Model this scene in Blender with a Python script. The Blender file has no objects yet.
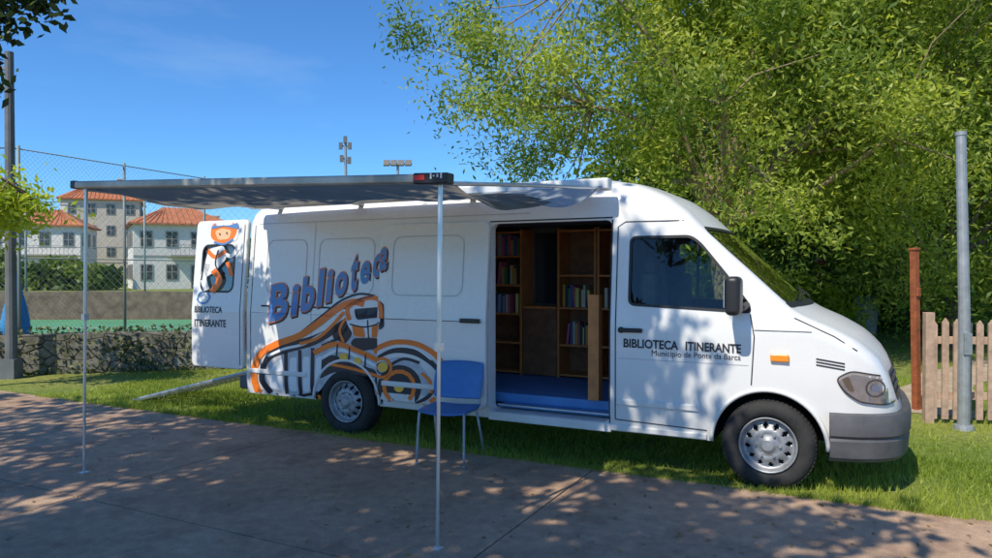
import bpy, bmesh, math, random
import numpy as np
from mathutils import Vector, Matrix
from mathutils.bvhtree import BVHTree
random.seed(7)
S = bpy.context.scene
COL = S.collection
R = math.radians

# ------------------------------------------------------------------ helpers
def empty(name, loc=(0,0,0), rz=0):
    e = bpy.data.objects.new(name, None); e.location = loc; e.rotation_euler = (0,0,rz)
    e.empty_display_size = .2
    COL.objects.link(e); return e

def mesh_obj(name, verts, faces, mats=None, parent=None, smooth=False, mi=None):
    me = bpy.data.meshes.new(name)
    me.from_pydata([tuple(v) for v in verts], [], [tuple(f) for f in faces]); me.update()
    if mats is not None:
        for m in (mats if isinstance(mats,(list,tuple)) else [mats]): me.materials.append(m)
    if mi is not None: me.polygons.foreach_set('material_index', mi)
    if smooth: me.polygons.foreach_set('use_smooth', [True]*len(me.polygons))
    o = bpy.data.objects.new(name, me); COL.objects.link(o)
    if parent: o.parent = parent
    return o

def mat(name, color, rough=.6, metal=0., var=0., vscale=4., bump=0., bscale=60., color2=None, spec=.5, coat=0., detail=5, dist=.01):
    m = bpy.data.materials.new(name); m.use_nodes = True
    nt = m.node_tree; N = nt.nodes; L = nt.links
    b = N['Principled BSDF']
    b.inputs['Roughness'].default_value = rough; b.inputs['Metallic'].default_value = metal
    b.inputs['Specular IOR Level'].default_value = spec
    b.inputs['Coat Weight'].default_value = coat
    b.inputs['Base Color'].default_value = (*color,1)
    tc = N.new('ShaderNodeTexCoord')
    if var>0 or color2:
        n = N.new('ShaderNodeTexNoise'); n.inputs['Scale'].default_value = vscale; n.inputs['Detail'].default_value = detail
        n.inputs['Roughness'].default_value = .65
        L.new(tc.outputs['Object'], n.inputs['Vector'])
        r = N.new('ShaderNodeValToRGB'); r.color_ramp.elements[0].position=.32; r.color_ramp.elements[1].position=.68
        c2 = color2 or tuple(min(1,c*(1+var)) for c in color)
        c1 = color if color2 else tuple(c*(1-var) for c in color)
        r.color_ramp.elements[0].color = (*c1,1); r.color_ramp.elements[1].color = (*c2,1)
        L.new(n.outputs['Fac'], r.inputs['Fac']); L.new(r.outputs['Color'], b.inputs['Base Color'])
    if bump>0:
        n2 = N.new('ShaderNodeTexNoise'); n2.inputs['Scale'].default_value = bscale; n2.inputs['Detail'].default_value = 4
        L.new(tc.outputs['Object'], n2.inputs['Vector'])
        bp = N.new('ShaderNodeBump'); bp.inputs['Strength'].default_value = bump; bp.inputs['Distance'].default_value = dist
        L.new(n2.outputs['Fac'], bp.inputs['Height']); L.new(bp.outputs['Normal'], b.inputs['Normal'])
    return m

def van_paint(name):
    # white paint with road grime that thins out with height
    m = mat(name,(.80,.80,.79),rough=.28,coat=.35); nt=m.node_tree; N=nt.nodes; L=nt.links; b=N['Principled BSDF']
    tc=N.new('ShaderNodeTexCoord'); sp=N.new('ShaderNodeSeparateXYZ'); L.new(tc.outputs['Object'],sp.inputs[0])
    n=N.new('ShaderNodeTexNoise'); n.inputs['Scale'].default_value=3.5; n.inputs['Detail'].default_value=8; n.inputs['Roughness'].default_value=.7; L.new(tc.outputs['Object'],n.inputs['Vector'])
    mr=N.new('ShaderNodeMapRange'); mr.inputs['From Min'].default_value=.95; mr.inputs['From Max'].default_value=.30; mr.inputs['To Min'].default_value=.08; mr.inputs['To Max'].default_value=.75; L.new(sp.outputs['Z'],mr.inputs['Value'])
    mu=N.new('ShaderNodeMath'); mu.operation='MULTIPLY'; L.new(mr.outputs[0],mu.inputs[0]); L.new(n.outputs['Fac'],mu.inputs[1])
    mx=N.new('ShaderNodeMix'); mx.data_type='RGBA'; L.new(mu.outputs[0],mx.inputs[0]); mx.inputs[6].default_value=(.80,.80,.79,1); mx.inputs[7].default_value=(.36,.33,.28,1)
    L.new(mx.outputs[2],b.inputs['Base Color'])
    ra=N.new('ShaderNodeMath'); ra.operation='MULTIPLY_ADD'; ra.inputs[1].default_value=.6; ra.inputs[2].default_value=.25; L.new(mu.outputs[0],ra.inputs[0]); L.new(ra.outputs[0],b.inputs['Roughness'])
    return m

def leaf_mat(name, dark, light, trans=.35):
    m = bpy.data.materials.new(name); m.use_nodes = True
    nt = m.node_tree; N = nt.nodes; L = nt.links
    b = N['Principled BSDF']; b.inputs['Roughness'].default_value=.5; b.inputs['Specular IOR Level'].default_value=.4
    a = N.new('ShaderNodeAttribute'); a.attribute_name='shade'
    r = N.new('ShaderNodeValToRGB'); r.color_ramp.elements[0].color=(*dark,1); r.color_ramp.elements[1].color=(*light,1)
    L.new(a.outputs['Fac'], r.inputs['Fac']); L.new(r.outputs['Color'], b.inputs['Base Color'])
    t = N.new('ShaderNodeBsdfTranslucent')
    mx = N.new('ShaderNodeMix'); mx.data_type='RGBA'; mx.blend_type='MULTIPLY'; mx.inputs[0].default_value=1
    L.new(r.outputs['Color'], mx.inputs[6]); mx.inputs[7].default_value = (1.7,1.7,.9,1)
    L.new(mx.outputs[2], t.inputs['Color'])
    ms = N.new('ShaderNodeMixShader'); ms.inputs[0].default_value=trans
    L.new(b.outputs[0], ms.inputs[1]); L.new(t.outputs[0], ms.inputs[2])
    L.new(ms.outputs[0], N['Material Output'].inputs['Surface'])
    return m

def glass_mat(name, tint, refl_min=.06, rough=.02):
    m = bpy.data.materials.new(name); m.use_nodes=True
    nt=m.node_tree; N=nt.nodes; L=nt.links
    N.remove(N['Principled BSDF'])
    t=N.new('ShaderNodeBsdfTransparent'); t.inputs[0].default_value=(*tint,1)
    g=N.new('ShaderNodeBsdfGlossy'); g.inputs['Roughness'].default_value=rough; g.inputs['Color'].default_value=(.95,.97,1,1)
    f=N.new('ShaderNodeFresnel'); f.inputs['IOR'].default_value=1.5
    ad=N.new('ShaderNodeMath'); ad.operation='ADD'; ad.inputs[1].default_value=refl_min; ad.use_clamp=True
    L.new(f.outputs[0],ad.inputs[0])
    ms=N.new('ShaderNodeMixShader'); L.new(ad.outputs[0],ms.inputs[0]); L.new(t.outputs[0],ms.inputs[1]); L.new(g.outputs[0],ms.inputs[2])
    L.new(ms.outputs[0],N['Material Output'].inputs['Surface'])
    return m

class MB:
    def __init__(s): s.v=[]; s.f=[]; s.m=[]
    def add(s, vs, fs, m=0):
        o=len(s.v); s.v+= [tuple(v) for v in vs]; s.f += [tuple(i+o for i in f) for f in fs]; s.m += [m]*len(fs)
    def box(s, c, d, m=0, M=None):
        x,y,z=[k/2 for k in d]
        vs=[Vector((sx*x,sy*y,sz*z)) for sx in(-1,1) for sy in(-1,1) for sz in(-1,1)]
        if M is not None: vs=[M@v for v in vs]
        vs=[v+Vector(c) for v in vs]
        s.add(vs,[(0,1,3,2),(4,6,7,5),(0,4,5,1),(2,3,7,6),(0,2,6,4),(1,5,7,3)],m)
    def tube(s, pts, rad, seg=8, m=0, cap=True):
        pts=[Vector(p) for p in pts]
        if not hasattr(rad,'__len__'): rad=[rad]*len(pts)
        vs=[];fs=[]; ref=None
        for i,p in enumerate(pts):
            t=(pts[min(i+1,len(pts)-1)]-pts[max(i-1,0)]).normalized()
            if ref is None:
                ref = t.orthogonal().normalized()
            a=(ref-t*ref.dot(t)).normalized(); b=t.cross(a); ref=a
            for k in range(seg):
                an=2*math.pi*k/seg
                vs.append(p+(a*math.cos(an)+b*math.sin(an))*rad[i])
        n=len(pts)
        for i in range(n-1):
            for k in range(seg):
                k2=(k+1)%seg
                fs.append((i*seg+k,i*seg+k2,(i+1)*seg+k2,(i+1)*seg+k))
        if cap:
            fs.append(tuple(range(seg))[::-1]); fs.append(tuple((n-1)*seg+k for k in range(seg)))
        s.add(vs,fs,m)
    def lathe(s, prof, c, axis='y', seg=48, m=0):
        vs=[];fs=[]
        for r,h in prof:
            for k in range(seg):
                a=2*math.pi*k/seg
                if axis=='y': vs.append((c[0]+r*math.cos(a),c[1]+h,c[2]+r*math.sin(a)))
                else: vs.append((c[0]+r*math.cos(a),c[1]+r*math.sin(a),c[2]+h))
        for i in range(len(prof)-1):
            for k in range(seg):
                k2=(k+1)%seg
                fs.append((i*seg+k,i*seg+k2,(i+1)*seg+k2,(i+1)*seg+k))
        s.add(vs,fs,m)
    def obj(s,name,mats,parent=None,smooth=False,bevel=0):
        o=mesh_obj(name,s.v,s.f,mats,parent,smooth,s.m)
        bm=bmesh.new(); bm.from_mesh(o.data); bmesh.ops.recalc_face_normals(bm,faces=bm.faces); bm.to_mesh(o.data); bm.free()
        if bevel>0:
            b=o.modifiers.new('b','BEVEL'); b.width=bevel; b.segments=3; b.limit_method='ANGLE'
            for p in o.data.polygons: p.use_smooth=True
            o.modifiers.new('wn','WEIGHTED_NORMAL')
        return o

def auto_smooth(o, ang=35):
    bm=bmesh.new(); bm.from_mesh(o.data)
    for f in bm.faces: f.smooth=True
    for e in bm.edges:
        if len(e.link_faces)==2 and e.calc_face_angle(0)>R(ang): e.smooth=False
    bm.to_mesh(o.data); bm.free()

def quads_mesh(name, V, mat_, parent=None, shade=None, nper=4):
    n=V.shape[0]//nper
    me=bpy.data.meshes.new(name)
    me.vertices.add(n*nper); me.vertices.foreach_set('co', V.astype(np.float32).ravel())
    me.loops.add(n*nper); me.loops.foreach_set('vertex_index', np.arange(n*nper,dtype=np.int32))
    me.polygons.add(n); me.polygons.foreach_set('loop_start', np.arange(0,n*nper,nper,dtype=np.int32))
    try: me.polygons.foreach_set('loop_total', np.full(n,nper,dtype=np.int32))
    except Exception: pass
    me.update(calc_edges=True)
    if shade is not None:
        at=me.attributes.new('shade','FLOAT','POINT'); at.data.foreach_set('value', np.repeat(shade,nper).astype(np.float32))
    me.materials.append(mat_)
    o=bpy.data.objects.new(name,me); COL.objects.link(o)
    if parent: o.parent=parent
    return o

def nrm(a): return a/np.maximum(np.linalg.norm(a,axis=1,keepdims=True),1e-6)

def leaves(name, C, L, W, mat_, shade, rng, up=.5, droop=.4, parent=None):
    N=len(C)
    n=nrm(rng.normal(size=(N,3))+np.array([0,0,up]))
    t=rng.normal(size=(N,3))+np.array([0,0,-droop])
    u=nrm(t-n*np.sum(t*n,axis=1,keepdims=True)); w=np.cross(n,u)
    s=rng.uniform(.65,1.25,size=(N,1))
    V=np.stack([C-u*L*s, C+w*W*s-u*L*.1*s, C+u*L*s, C-w*W*s-u*L*.1*s],axis=1).reshape(-1,3)
    return quads_mesh(name,V,mat_,parent,np.clip(shade,0,1))

def smooth_pts(P, n=6):
    P=[Vector(p) for p in P]; out=[]
    for i in range(len(P)-1):
        p0=P[max(i-1,0)];p1=P[i];p2=P[i+1];p3=P[min(i+2,len(P)-1)]
        for k in range(n):
            t=k/n
            out.append(.5*((2*p1)+(-p0+p2)*t+(2*p0-5*p1+4*p2-p3)*t*t+(-p0+3*p1-3*p2+p3)*t**3))
    out.append(P[-1]); return out

def make_tree(name, base, fork, crown_c, radii, nclump, per, cr, L, W, lm, bark, seed, trunk_r=.2, nlimb=14, outer=.45, zmin=-1., twig=True, keep=None, flat=.7, droop=.4, limb_k=.5, gap=9.):
    rng=np.random.default_rng(seed)
    root=empty(name,base); base=Vector(base); fork=Vector(fork)
    cc=np.array(crown_c); rr=np.array(radii)
    cl=[]
    while len(cl)<nclump:
        d=rng.normal(size=3); d/=np.linalg.norm(d)
        if d[2]<zmin: continue
        r=rng.uniform(0,1)**outer
        wob=1+.16*math.sin(3*d[0]+5*d[2]+seed)+.12*math.sin(7*d[1]-4*d[0]+seed*2)
        p=cc+d*rr*r*wob
        if math.sin(p[0]*1.5+seed)+math.sin(p[2]*1.9+seed*1.7+p[0]*.6)+.4*math.sin(p[1]*1.3)>gap: continue
        if keep and not keep(p): continue
        cl.append(p)
    cl=np.array(cl)
    csz=rng.uniform(.6,1.3,size=nclump)*cr
    csh=rng.uniform(.0,1.,size=nclump)
    C=[];Sh=[]
    for i in range(nclump):
        k=int(per*rng.uniform(.6,1.4))
        g=rng.normal(size=(k,3))*csz[i]*np.array([.55,.55,.55*flat])
        g+= (rng.normal(size=(4,3))*csz[i]*.55)[rng.integers(0,4,size=k)]*np.array([1,1,flat])
        C.append(cl[i]+g); Sh.append(np.clip(csh[i]+g[:,2]/csz[i]*.22+rng.normal(size=k)*.18,0,1))  # leaf colour lightens towards each clump's top, painting in highlights
    C=np.concatenate(C)-np.array(base); Sh=np.concatenate(Sh)
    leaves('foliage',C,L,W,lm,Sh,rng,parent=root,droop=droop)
    b=MB()
    B=Vector((0,0,0)); F=fork-base
    b.tube(smooth_pts([B-Vector((0,0,.2)),B.lerp(F,.3)+Vector((.06,.03,0)),B.lerp(F,.7)-Vector((.05,.02,0)),F],4),
           list(np.linspace(trunk_r*1.3,trunk_r*.8,13)),10)
    limbs=[]
    idx=rng.permutation(nclump)[:nlimb]
    for i in idx:
        T=Vector(cl[i])-base
        mid=F.lerp(T,.5)+Vector(rng.normal(size=3)*.3)+Vector((0,0,.3))
        pts=smooth_pts([F-Vector((0,0,.1)),F.lerp(mid,.5)+Vector(rng.normal(size=3)*.12),mid,T],5)
        b.tube(pts,list(np.linspace(trunk_r*limb_k,.015,len(pts))),6); limbs.append(pts)
    if twig:
        for i in range(nclump):
            T=Vector(cl[i])-base
            best=None;bd=9e9
            for pts in limbs:
                for p in pts[4::3]:
                    d=(p-T).length
                    if d<bd: bd=d;best=p
            if bd<.1: continue
            m_=best.lerp(T,.5)+Vector(rng.normal(size=3)*.12)
            b.tube([best,m_,T],[.022,.014,.006],5,cap=False)
    b.obj('trunk_and_limbs',bark,root,smooth=True)
    return root

# ------------------------------------------------------------------ materials
M_white = van_paint('white_paint')
M_white2= mat('white_plastic',(.72,.72,.72),rough=.45,var=.06)
M_black = mat('black_plastic',(.02,.02,.022),rough=.45)
M_gap   = mat('seam_shadow_rubber',(.04,.04,.045),rough=.8)
M_dark  = mat('underbody_dark',(.015,.015,.016),rough=.9)
M_bump  = mat('grey_bumper_plastic',(.085,.086,.09),rough=.6,var=.25,vscale=5)
M_tyre  = mat('tyre_rubber',(.028,.027,.026),rough=.85,var=.4,vscale=8,bump=.3)
M_rim   = mat('silver_rim',(.32,.33,.345),rough=.48,metal=.5,var=.3,vscale=8)
M_alu   = mat('aluminium',(.62,.63,.65),rough=.35,metal=.8,var=.08)
M_steel = mat('galvanised_steel',(.34,.36,.38),rough=.5,metal=.4,var=.2,vscale=9)
M_orange= mat('orange_vinyl',(.90,.20,.015),rough=.4,var=.08,vscale=3)
M_blk_v = mat('black_vinyl',(.02,.021,.032),rough=.4)
M_gry_v = mat('grey_vinyl',(.50,.52,.56),rough=.4,var=.25,vscale=9)
M_wht_v = mat('white_vinyl',(.80,.81,.82),rough=.4)
M_yel_v = mat('yellow_vinyl',(.9,.52,.06),rough=.4)
M_blu_v = mat('blue_vinyl',(.10,.24,.52),rough=.4)
M_text  = mat('dark_text',(.03,.03,.04),rough=.5)
M_wood  = mat('orange_wood',(.58,.20,.055),rough=.45,var=.2,vscale=9)
M_wood2 = mat('brown_wood',(.20,.085,.04),rough=.5,var=.3,vscale=12)
M_bluef = mat('blue_vinyl_floor',(.09,.24,.52),rough=.5,var=.15)
M_inter = mat('interior_lining',(.13,.13,.135),rough=.8,var=.2)
M_chair = mat('blue_chair_plastic',(.045,.17,.44),rough=.4,var=.12,vscale=7)
M_seat  = mat('seat_fabric',(.13,.135,.15),rough=.9,var=.3)
M_amber = mat('amber_lens',(.9,.28,.02),rough=.2,coat=.5)
M_red   = mat('red_lens',(.5,.02,.015),rough=.25,coat=.5)
M_glass = glass_mat('window_glass',(.66,.74,.66),.0)
M_wind  = glass_mat('windscreen_glass',(.66,.78,.70),.32)
M_lens  = glass_mat('headlamp_lens',(.9,.92,.94),.08,.05)
M_bark  = mat('bark',(.15,.11,.075),rough=.9,var=.4,vscale=9,bump=.6,bscale=30,dist=.02)
M_barkl = mat('light_bark',(.26,.20,.13),rough=.9,var=.35,vscale=7,bump=.5,bscale=30,dist=.02)
M_rust  = mat('rusty_steel',(.30,.085,.03),rough=.8,var=.35,vscale=14)
M_picket= mat('weathered_wood',(.44,.30,.22),rough=.8,var=.3,vscale=9)
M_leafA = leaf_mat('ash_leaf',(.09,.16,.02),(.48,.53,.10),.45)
M_leafB = leaf_mat('dark_leaf',(.055,.10,.018),(.19,.26,.04),.35)
M_leafC = leaf_mat('shaded_leaf',(.02,.04,.012),(.05,.09,.02),.15)  # near-black green paints the shade of leaf undersides into the colour
M_leafD = leaf_mat('yellowgreen_leaf',(.22,.30,.025),(.45,.50,.06),.5)
M_grassb= leaf_mat('grass_blade',(.15,.23,.025),(.38,.44,.07),.35)

# ------------------------------------------------------------------ world / sun / camera
w=bpy.data.worlds.new('World'); S.world=w; w.use_nodes=True
N=w.node_tree.nodes; Lk=w.node_tree.links
bg=N['Background']; sky=N.new('ShaderNodeTexSky'); sky.sky_type='NISHITA'; sky.sun_disc=False
ELEV=50; H=Vector((.60,.80,0)).normalized()
sky.sun_elevation=R(ELEV); sky.sun_rotation=math.atan2(-H.x,-H.y)
sky.air_density=1.0; sky.dust_density=.1; sky.ozone_density=3.5; sky.altitude=600
bg.inputs['Strength'].default_value=.14
tc=N.new('ShaderNodeTexCoord'); mp=N.new('ShaderNodeMapping'); mp.inputs['Scale'].default_value=(1,1,4.5); mp.inputs['Rotation'].default_value=(.2,.25,.4)
nz=N.new('ShaderNodeTexNoise'); nz.inputs['Scale'].default_value=1.5; nz.inputs['Detail'].default_value=7; nz.inputs['Roughness'].default_value=.6
rp=N.new('ShaderNodeValToRGB'); rp.color_ramp.elements[0].position=.55; rp.color_ramp.elements[1].position=.9
rp.color_ramp.elements[0].color=(0,0,0,1); rp.color_ramp.elements[1].color=(.3,.3,.3,1)
tint=N.new('ShaderNodeMix'); tint.data_type='RGBA'; tint.blend_type='MULTIPLY'; tint.inputs[0].default_value=1; tint.inputs[7].default_value=(.50,.90,1.26,1)
mx=N.new('ShaderNodeMix'); mx.data_type='RGBA'; mx.inputs[7].default_value=(5.0,6.3,7.5,1)
Lk.new(tc.outputs['Generated'],mp.inputs['Vector']); Lk.new(mp.outputs[0],nz.inputs['Vector']); Lk.new(nz.outputs['Fac'],rp.inputs['Fac'])
Lk.new(sky.outputs[0],tint.inputs[6]); Lk.new(rp.outputs['Color'],mx.inputs[0]); Lk.new(tint.outputs[2],mx.inputs[6]); Lk.new(mx.outputs[2],bg.inputs['Color'])

sd=bpy.data.lights.new('sun','SUN'); sd.energy=5.0; sd.angle=R(.45); sd.color=(1,.92,.77)
so=bpy.data.objects.new('sun',sd); COL.objects.link(so)
dv=Vector((H.x*math.cos(R(ELEV)),H.y*math.cos(R(ELEV)),-math.sin(R(ELEV))))
so.rotation_euler=dv.to_track_quat('-Z','Y').to_euler(); so.location=(-6,-8,14)

cd=bpy.data.cameras.new('camera'); cam=bpy.data.objects.new('camera',cd); COL.objects.link(cam)
cam.location=(0,0,1.65); cam.rotation_euler=(R(90-.64),0,0); cd.lens=26; cd.sensor_width=36; cd.clip_end=2000; cd.clip_start=.05
S.camera=cam
S.view_settings.view_transform='Standard'; S.view_settings.look='None'; S.view_settings.exposure=0

# ------------------------------------------------------------------ van frame
VX,VY,RZ=2.05,5.39,math.atan2(-.454,.891)
def v2w(x,y,z=0): return Vector((VX+.891*x+.454*y, VY-.454*x+.891*y, z))
def px(u,v,y=0.):   # survey helper: photo measurement -> position on the van's flank
    k=(u-496)/716; X0=VX+.454*y; D0=VY+.891*y
    x=(k*D0-X0)/(.891+.454*k); D=D0-.454*x
    return (x,1.65+(271-v)*D/716)

van=empty('library_van',(VX,VY,0),RZ)

YC=.965; HW=.965
PT=[(-5.36,2.40),(-5.2,2.43),(-4.5,2.47),(-3,2.5),(-1.9,2.5),(-1.4,2.475),(-1.05,2.41),(-.78,2.29),(-.60,2.16),(-.50,2.06),(-.1,1.70),(.24,1.385),(.32,1.335),(.5,1.255),(.66,1.16),(.78,1.04),(.86,.88),(.91,.60),(1.2,.5)]
xs_=np.array([p[0] for p in PT]); zs_=np.array([p[1] for p in PT])
def P(x): 
    return .5*np.interp(x,xs_,zs_)+.25*np.interp(x-.03,xs_,zs_)+.25*np.interp(x+.03,xs_,zs_)
def inset(x): return float(np.interp(x,[.1,.35,.55,.7,.8,.87,.90],[0,.015,.05,.11,.19,.31,.42]))
def side_y(z): return 0. if z<1.2 else .09*(z-1.2)
def section(x):
    bl=float(np.interp(x,[-1.6,-.7],[0,.10])); ins=inset(x)
    rz=float(np.interp(x,[-5.36,-1.5,-.7,-.3,.2,.8],[.28,.28,.16,.07,.09,.10]))
    ry=float(np.interp(x,[-5.36,-1.5,-.7,-.3,.2,.8],[.34,.34,.22,.09,.14,.16]))
    def top(y):
        n=(YC-y)/HW; return float(P(x+bl*n*n))-.035*n*n
    ys=ins+.05; 
    for _ in range(3):
        zs=top(ys+ry)-rz; ys=ins+side_y(zs)+(.05*max(0,zs-1.2) if x>-1 else 0)*1.0
    zb=.32+max(0,x-.5)*.1
    k=min(1.2,zb+.75*(zs-zb)); pts=[]
    ex=lambda z:(.05*max(0,z-1.2)*float(np.interp(x,[-1.2,-.8],[0,1])))
    for i in range(6): z=zb+(k-zb)*i/6; pts.append((ins+(.02*(1-i) if i<1 else 0),z))
    for i in range(7): z=k+(zs-k)*i/6; pts.append((ins+side_y(z)+ex(z),z))
    y0=pts[-1][0]
    for a in (18,36,54,72): pts.append((y0+ry*(1-math.cos(R(a))),zs+rz*math.sin(R(a))))
    for i in range(7):
        y=y0+ry+(YC-y0-ry)*i/6; pts.append((y,top(y)))
    return pts
XS=list(np.linspace(-5.36,-5.2,3))+list(np.linspace(-5.0,-1.9,12))+list(np.linspace(-1.75,-1.1,7))+list(np.linspace(-1.03,.9,46))
V=[];F=[]
np_=None
for x in XS:
    h=section(x); full=h+[(2*YC-y,z) for y,z in h[-2::-1]]
    np_=len(full); V+=[(x,y,z) for y,z in full]
for i in range(len(XS)-1):
    for k in range(np_):
        k2=(k+1)%np_
        F.append((i*np_+k,i*np_+k2,(i+1)*np_+k2,(i+1)*np_+k))
F.append(tuple(range(np_))); F.append(tuple((len(XS)-1)*np_+k for k in range(np_))[::-1])
body=mesh_obj('body',V,F,M_white)
bm=bmesh.new(); bm.from_mesh(body.data); bmesh.ops.recalc_face_normals(bm,faces=bm.faces); bm.to_mesh(body.data); bm.free()
bodyV=[tuple(v.co) for v in body.data.vertices]; bodyF=[tuple(p.vertices) for p in body.data.polygons]

def prism(poly, axis, a, b, m):
    n=len(poly)
    if axis=='y': vs=[(p[0],a,p[1]) for p in poly]+[(p[0],b,p[1]) for p in poly]
    else: vs=[(a,p[0],p[1]) for p in poly]+[(b,p[0],p[1]) for p in poly]
    fs=[tuple(range(n)),tuple(range(n,2*n))[::-1]]+[(i,i+n,(i+1)%n+n,(i+1)%n) for i in range(n)]
    o=mesh_obj('cut',vs,fs,m)
    bm=bmesh.new(); bm.from_mesh(o.data); bmesh.ops.recalc_face_normals(bm,faces=bm.faces); bm.to_mesh(o.data); bm.free()
    return o
def rect(x0,z0,x1,z1): return [(x0,z0),(x1,z0),(x1,z1),(x0,z1)]
def circ(cx,cz,r,n=48): return [(cx+r*math.cos(2*math.pi*i/n),cz+r*math.sin(2*math.pi*i/n)) for i in range(n)]
def rrect(x0,z0,x1,z1,r,n=5):
    out=[]
    for cx,cz,a0 in ((x1-r,z1-r,0),(x0+r,z1-r,90),(x0+r,z0+r,180),(x1-r,z0+r,270)):
        for i in range(n+1):
            a=R(a0+90*i/n); out.append((cx+r*math.cos(a),cz+r*math.sin(a)))
    return out
def boolean(o, cutters):
    for c in cutters:
        m=o.modifiers.new('x','BOOLEAN'); m.operation='DIFFERENCE'; m.solver='EXACT'; m.object=c
        try: m.material_mode='TRANSFER'
        except Exception: pass
    dg=bpy.context.evaluated_depsgraph_get(); dg.update()
    me=bpy.data.meshes.new_from_object(o.evaluated_get(dg),preserve_all_data_layers=True,depsgraph=dg)
    o.modifiers.clear(); o.data=me
    for c in cutters: bpy.data.objects.remove(c,do_unlink=True)
def rpoly(poly,r=.04,n=4):
    out=[];m=len(poly)
    for i in range(m):
        p=Vector(poly[i]);a=(Vector(poly[i-1])-p);b=(Vector(poly[(i+1)%m])-p)
        rr=min(r,a.length*.45,b.length*.45); a=p+a.normalized()*rr; b=p+b.normalized()*rr
        for k in range(n+1):
            t=k/n; q=(1-t)**2*a+2*t*(1-t)*p+t*t*b; out.append((q.x,q.y))
    return out
ZW=.335; RA=.405
WIN=rpoly([(-1.08,1.375),(-.13,1.335),(-.15,1.40),(-.30,1.60),(-.52,1.87),(-.60,1.93),(-1.08,1.93)],.05)
WS=[(.13,1.40),(2*YC-.13,1.40),(2*YC-.20,2.0),(.20,2.0)]
cut=[prism([(-1.2,.75),(.05,.75),(.10,1.28),(-.62,1.96),(-1.2,2.1)],'y',.14,1.79,M_inter),
     prism(WIN,'y',-.3,2.3,M_black),
     prism(rpoly(WS,.07),'x',-.85,.6,M_black),
     prism(rect(-5.0,.40,-1.28,2.14),'y',.145,1.785,M_inter),
     prism(rrect(-2.38,.385,-1.24,2.08,.06),'y',-.3,.3,M_white),
     prism(rect(.16,.55,.93,2.1),'x',-5.6,-4.9,M_white2),
     prism(circ(0,ZW,RA),'y',-.3,.42,M_dark),prism(circ(-4.0,ZW,RA),'y',-.3,.42,M_dark),
     prism(circ(0,ZW,RA),'y',1.5,2.3,M_dark),prism(circ(-4.0,ZW,RA),'y',1.5,2.3,M_dark)]
boolean(body,cut)
auto_smooth(body,32); body.parent=van

def panel(name, poly, y0, th, mat_, holes=()):
    o=prism(poly,'y',y0,y0+th,mat_)
    if holes: boolean(o,[prism(h,'y',y0-.1,y0+th+.1,M_black) for h in holes])
    bm=bmesh.new(); bm.from_mesh(o.data)
    for zc in (1.2,):
        bmesh.ops.bisect_plane(bm,geom=bm.verts[:]+bm.edges[:]+bm.faces[:],plane_co=(0,0,zc),plane_no=(0,0,1))
    for v in bm.verts: v.co.y+=side_y(v.co.z)
    bm.to_mesh(o.data); bm.free(); o.name=name
    b=o.modifiers.new('b','BEVEL'); b.width=.012; b.segments=2; b.limit_method='ANGLE'; b.angle_limit=R(50)
    return o
SD0,SD1=-3.56,-2.37
RWIN=rrect(-6.06,1.42,-5.56,1.94,.08)
sdoor=panel('sliding_door',rrect(SD0,.40,SD1,2.10,.07),-.075,.05,M_white)
rdoor=panel('rear_door',rrect(-6.19,.57,-5.385,2.22,.06),-.03,.045,M_white,[RWIN])
def meshdata(o): return [tuple(v.co) for v in o.data.vertices],[tuple(p.vertices) for p in o.data.polygons]
av=list(bodyV); af=list(bodyF)
for o in (sdoor,rdoor):
    vv,ff=meshdata(o); n0=len(av); av+=vv; af+=[tuple(i+n0 for i in f) for f in ff]; o.parent=van
bvh=BVHTree.FromPolygons(av,af)
bvh_body=BVHTree.FromPolygons(bodyV,bodyF)
bvh_rear=BVHTree.FromPolygons([(-7,-.03,0),(-5,-.03,0),(-5,-.03,1.2),(-7,-.03,1.2),(-5,.06,2.2),(-7,.06,2.2)],[(0,1,2,3),(3,2,4,5)])

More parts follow.
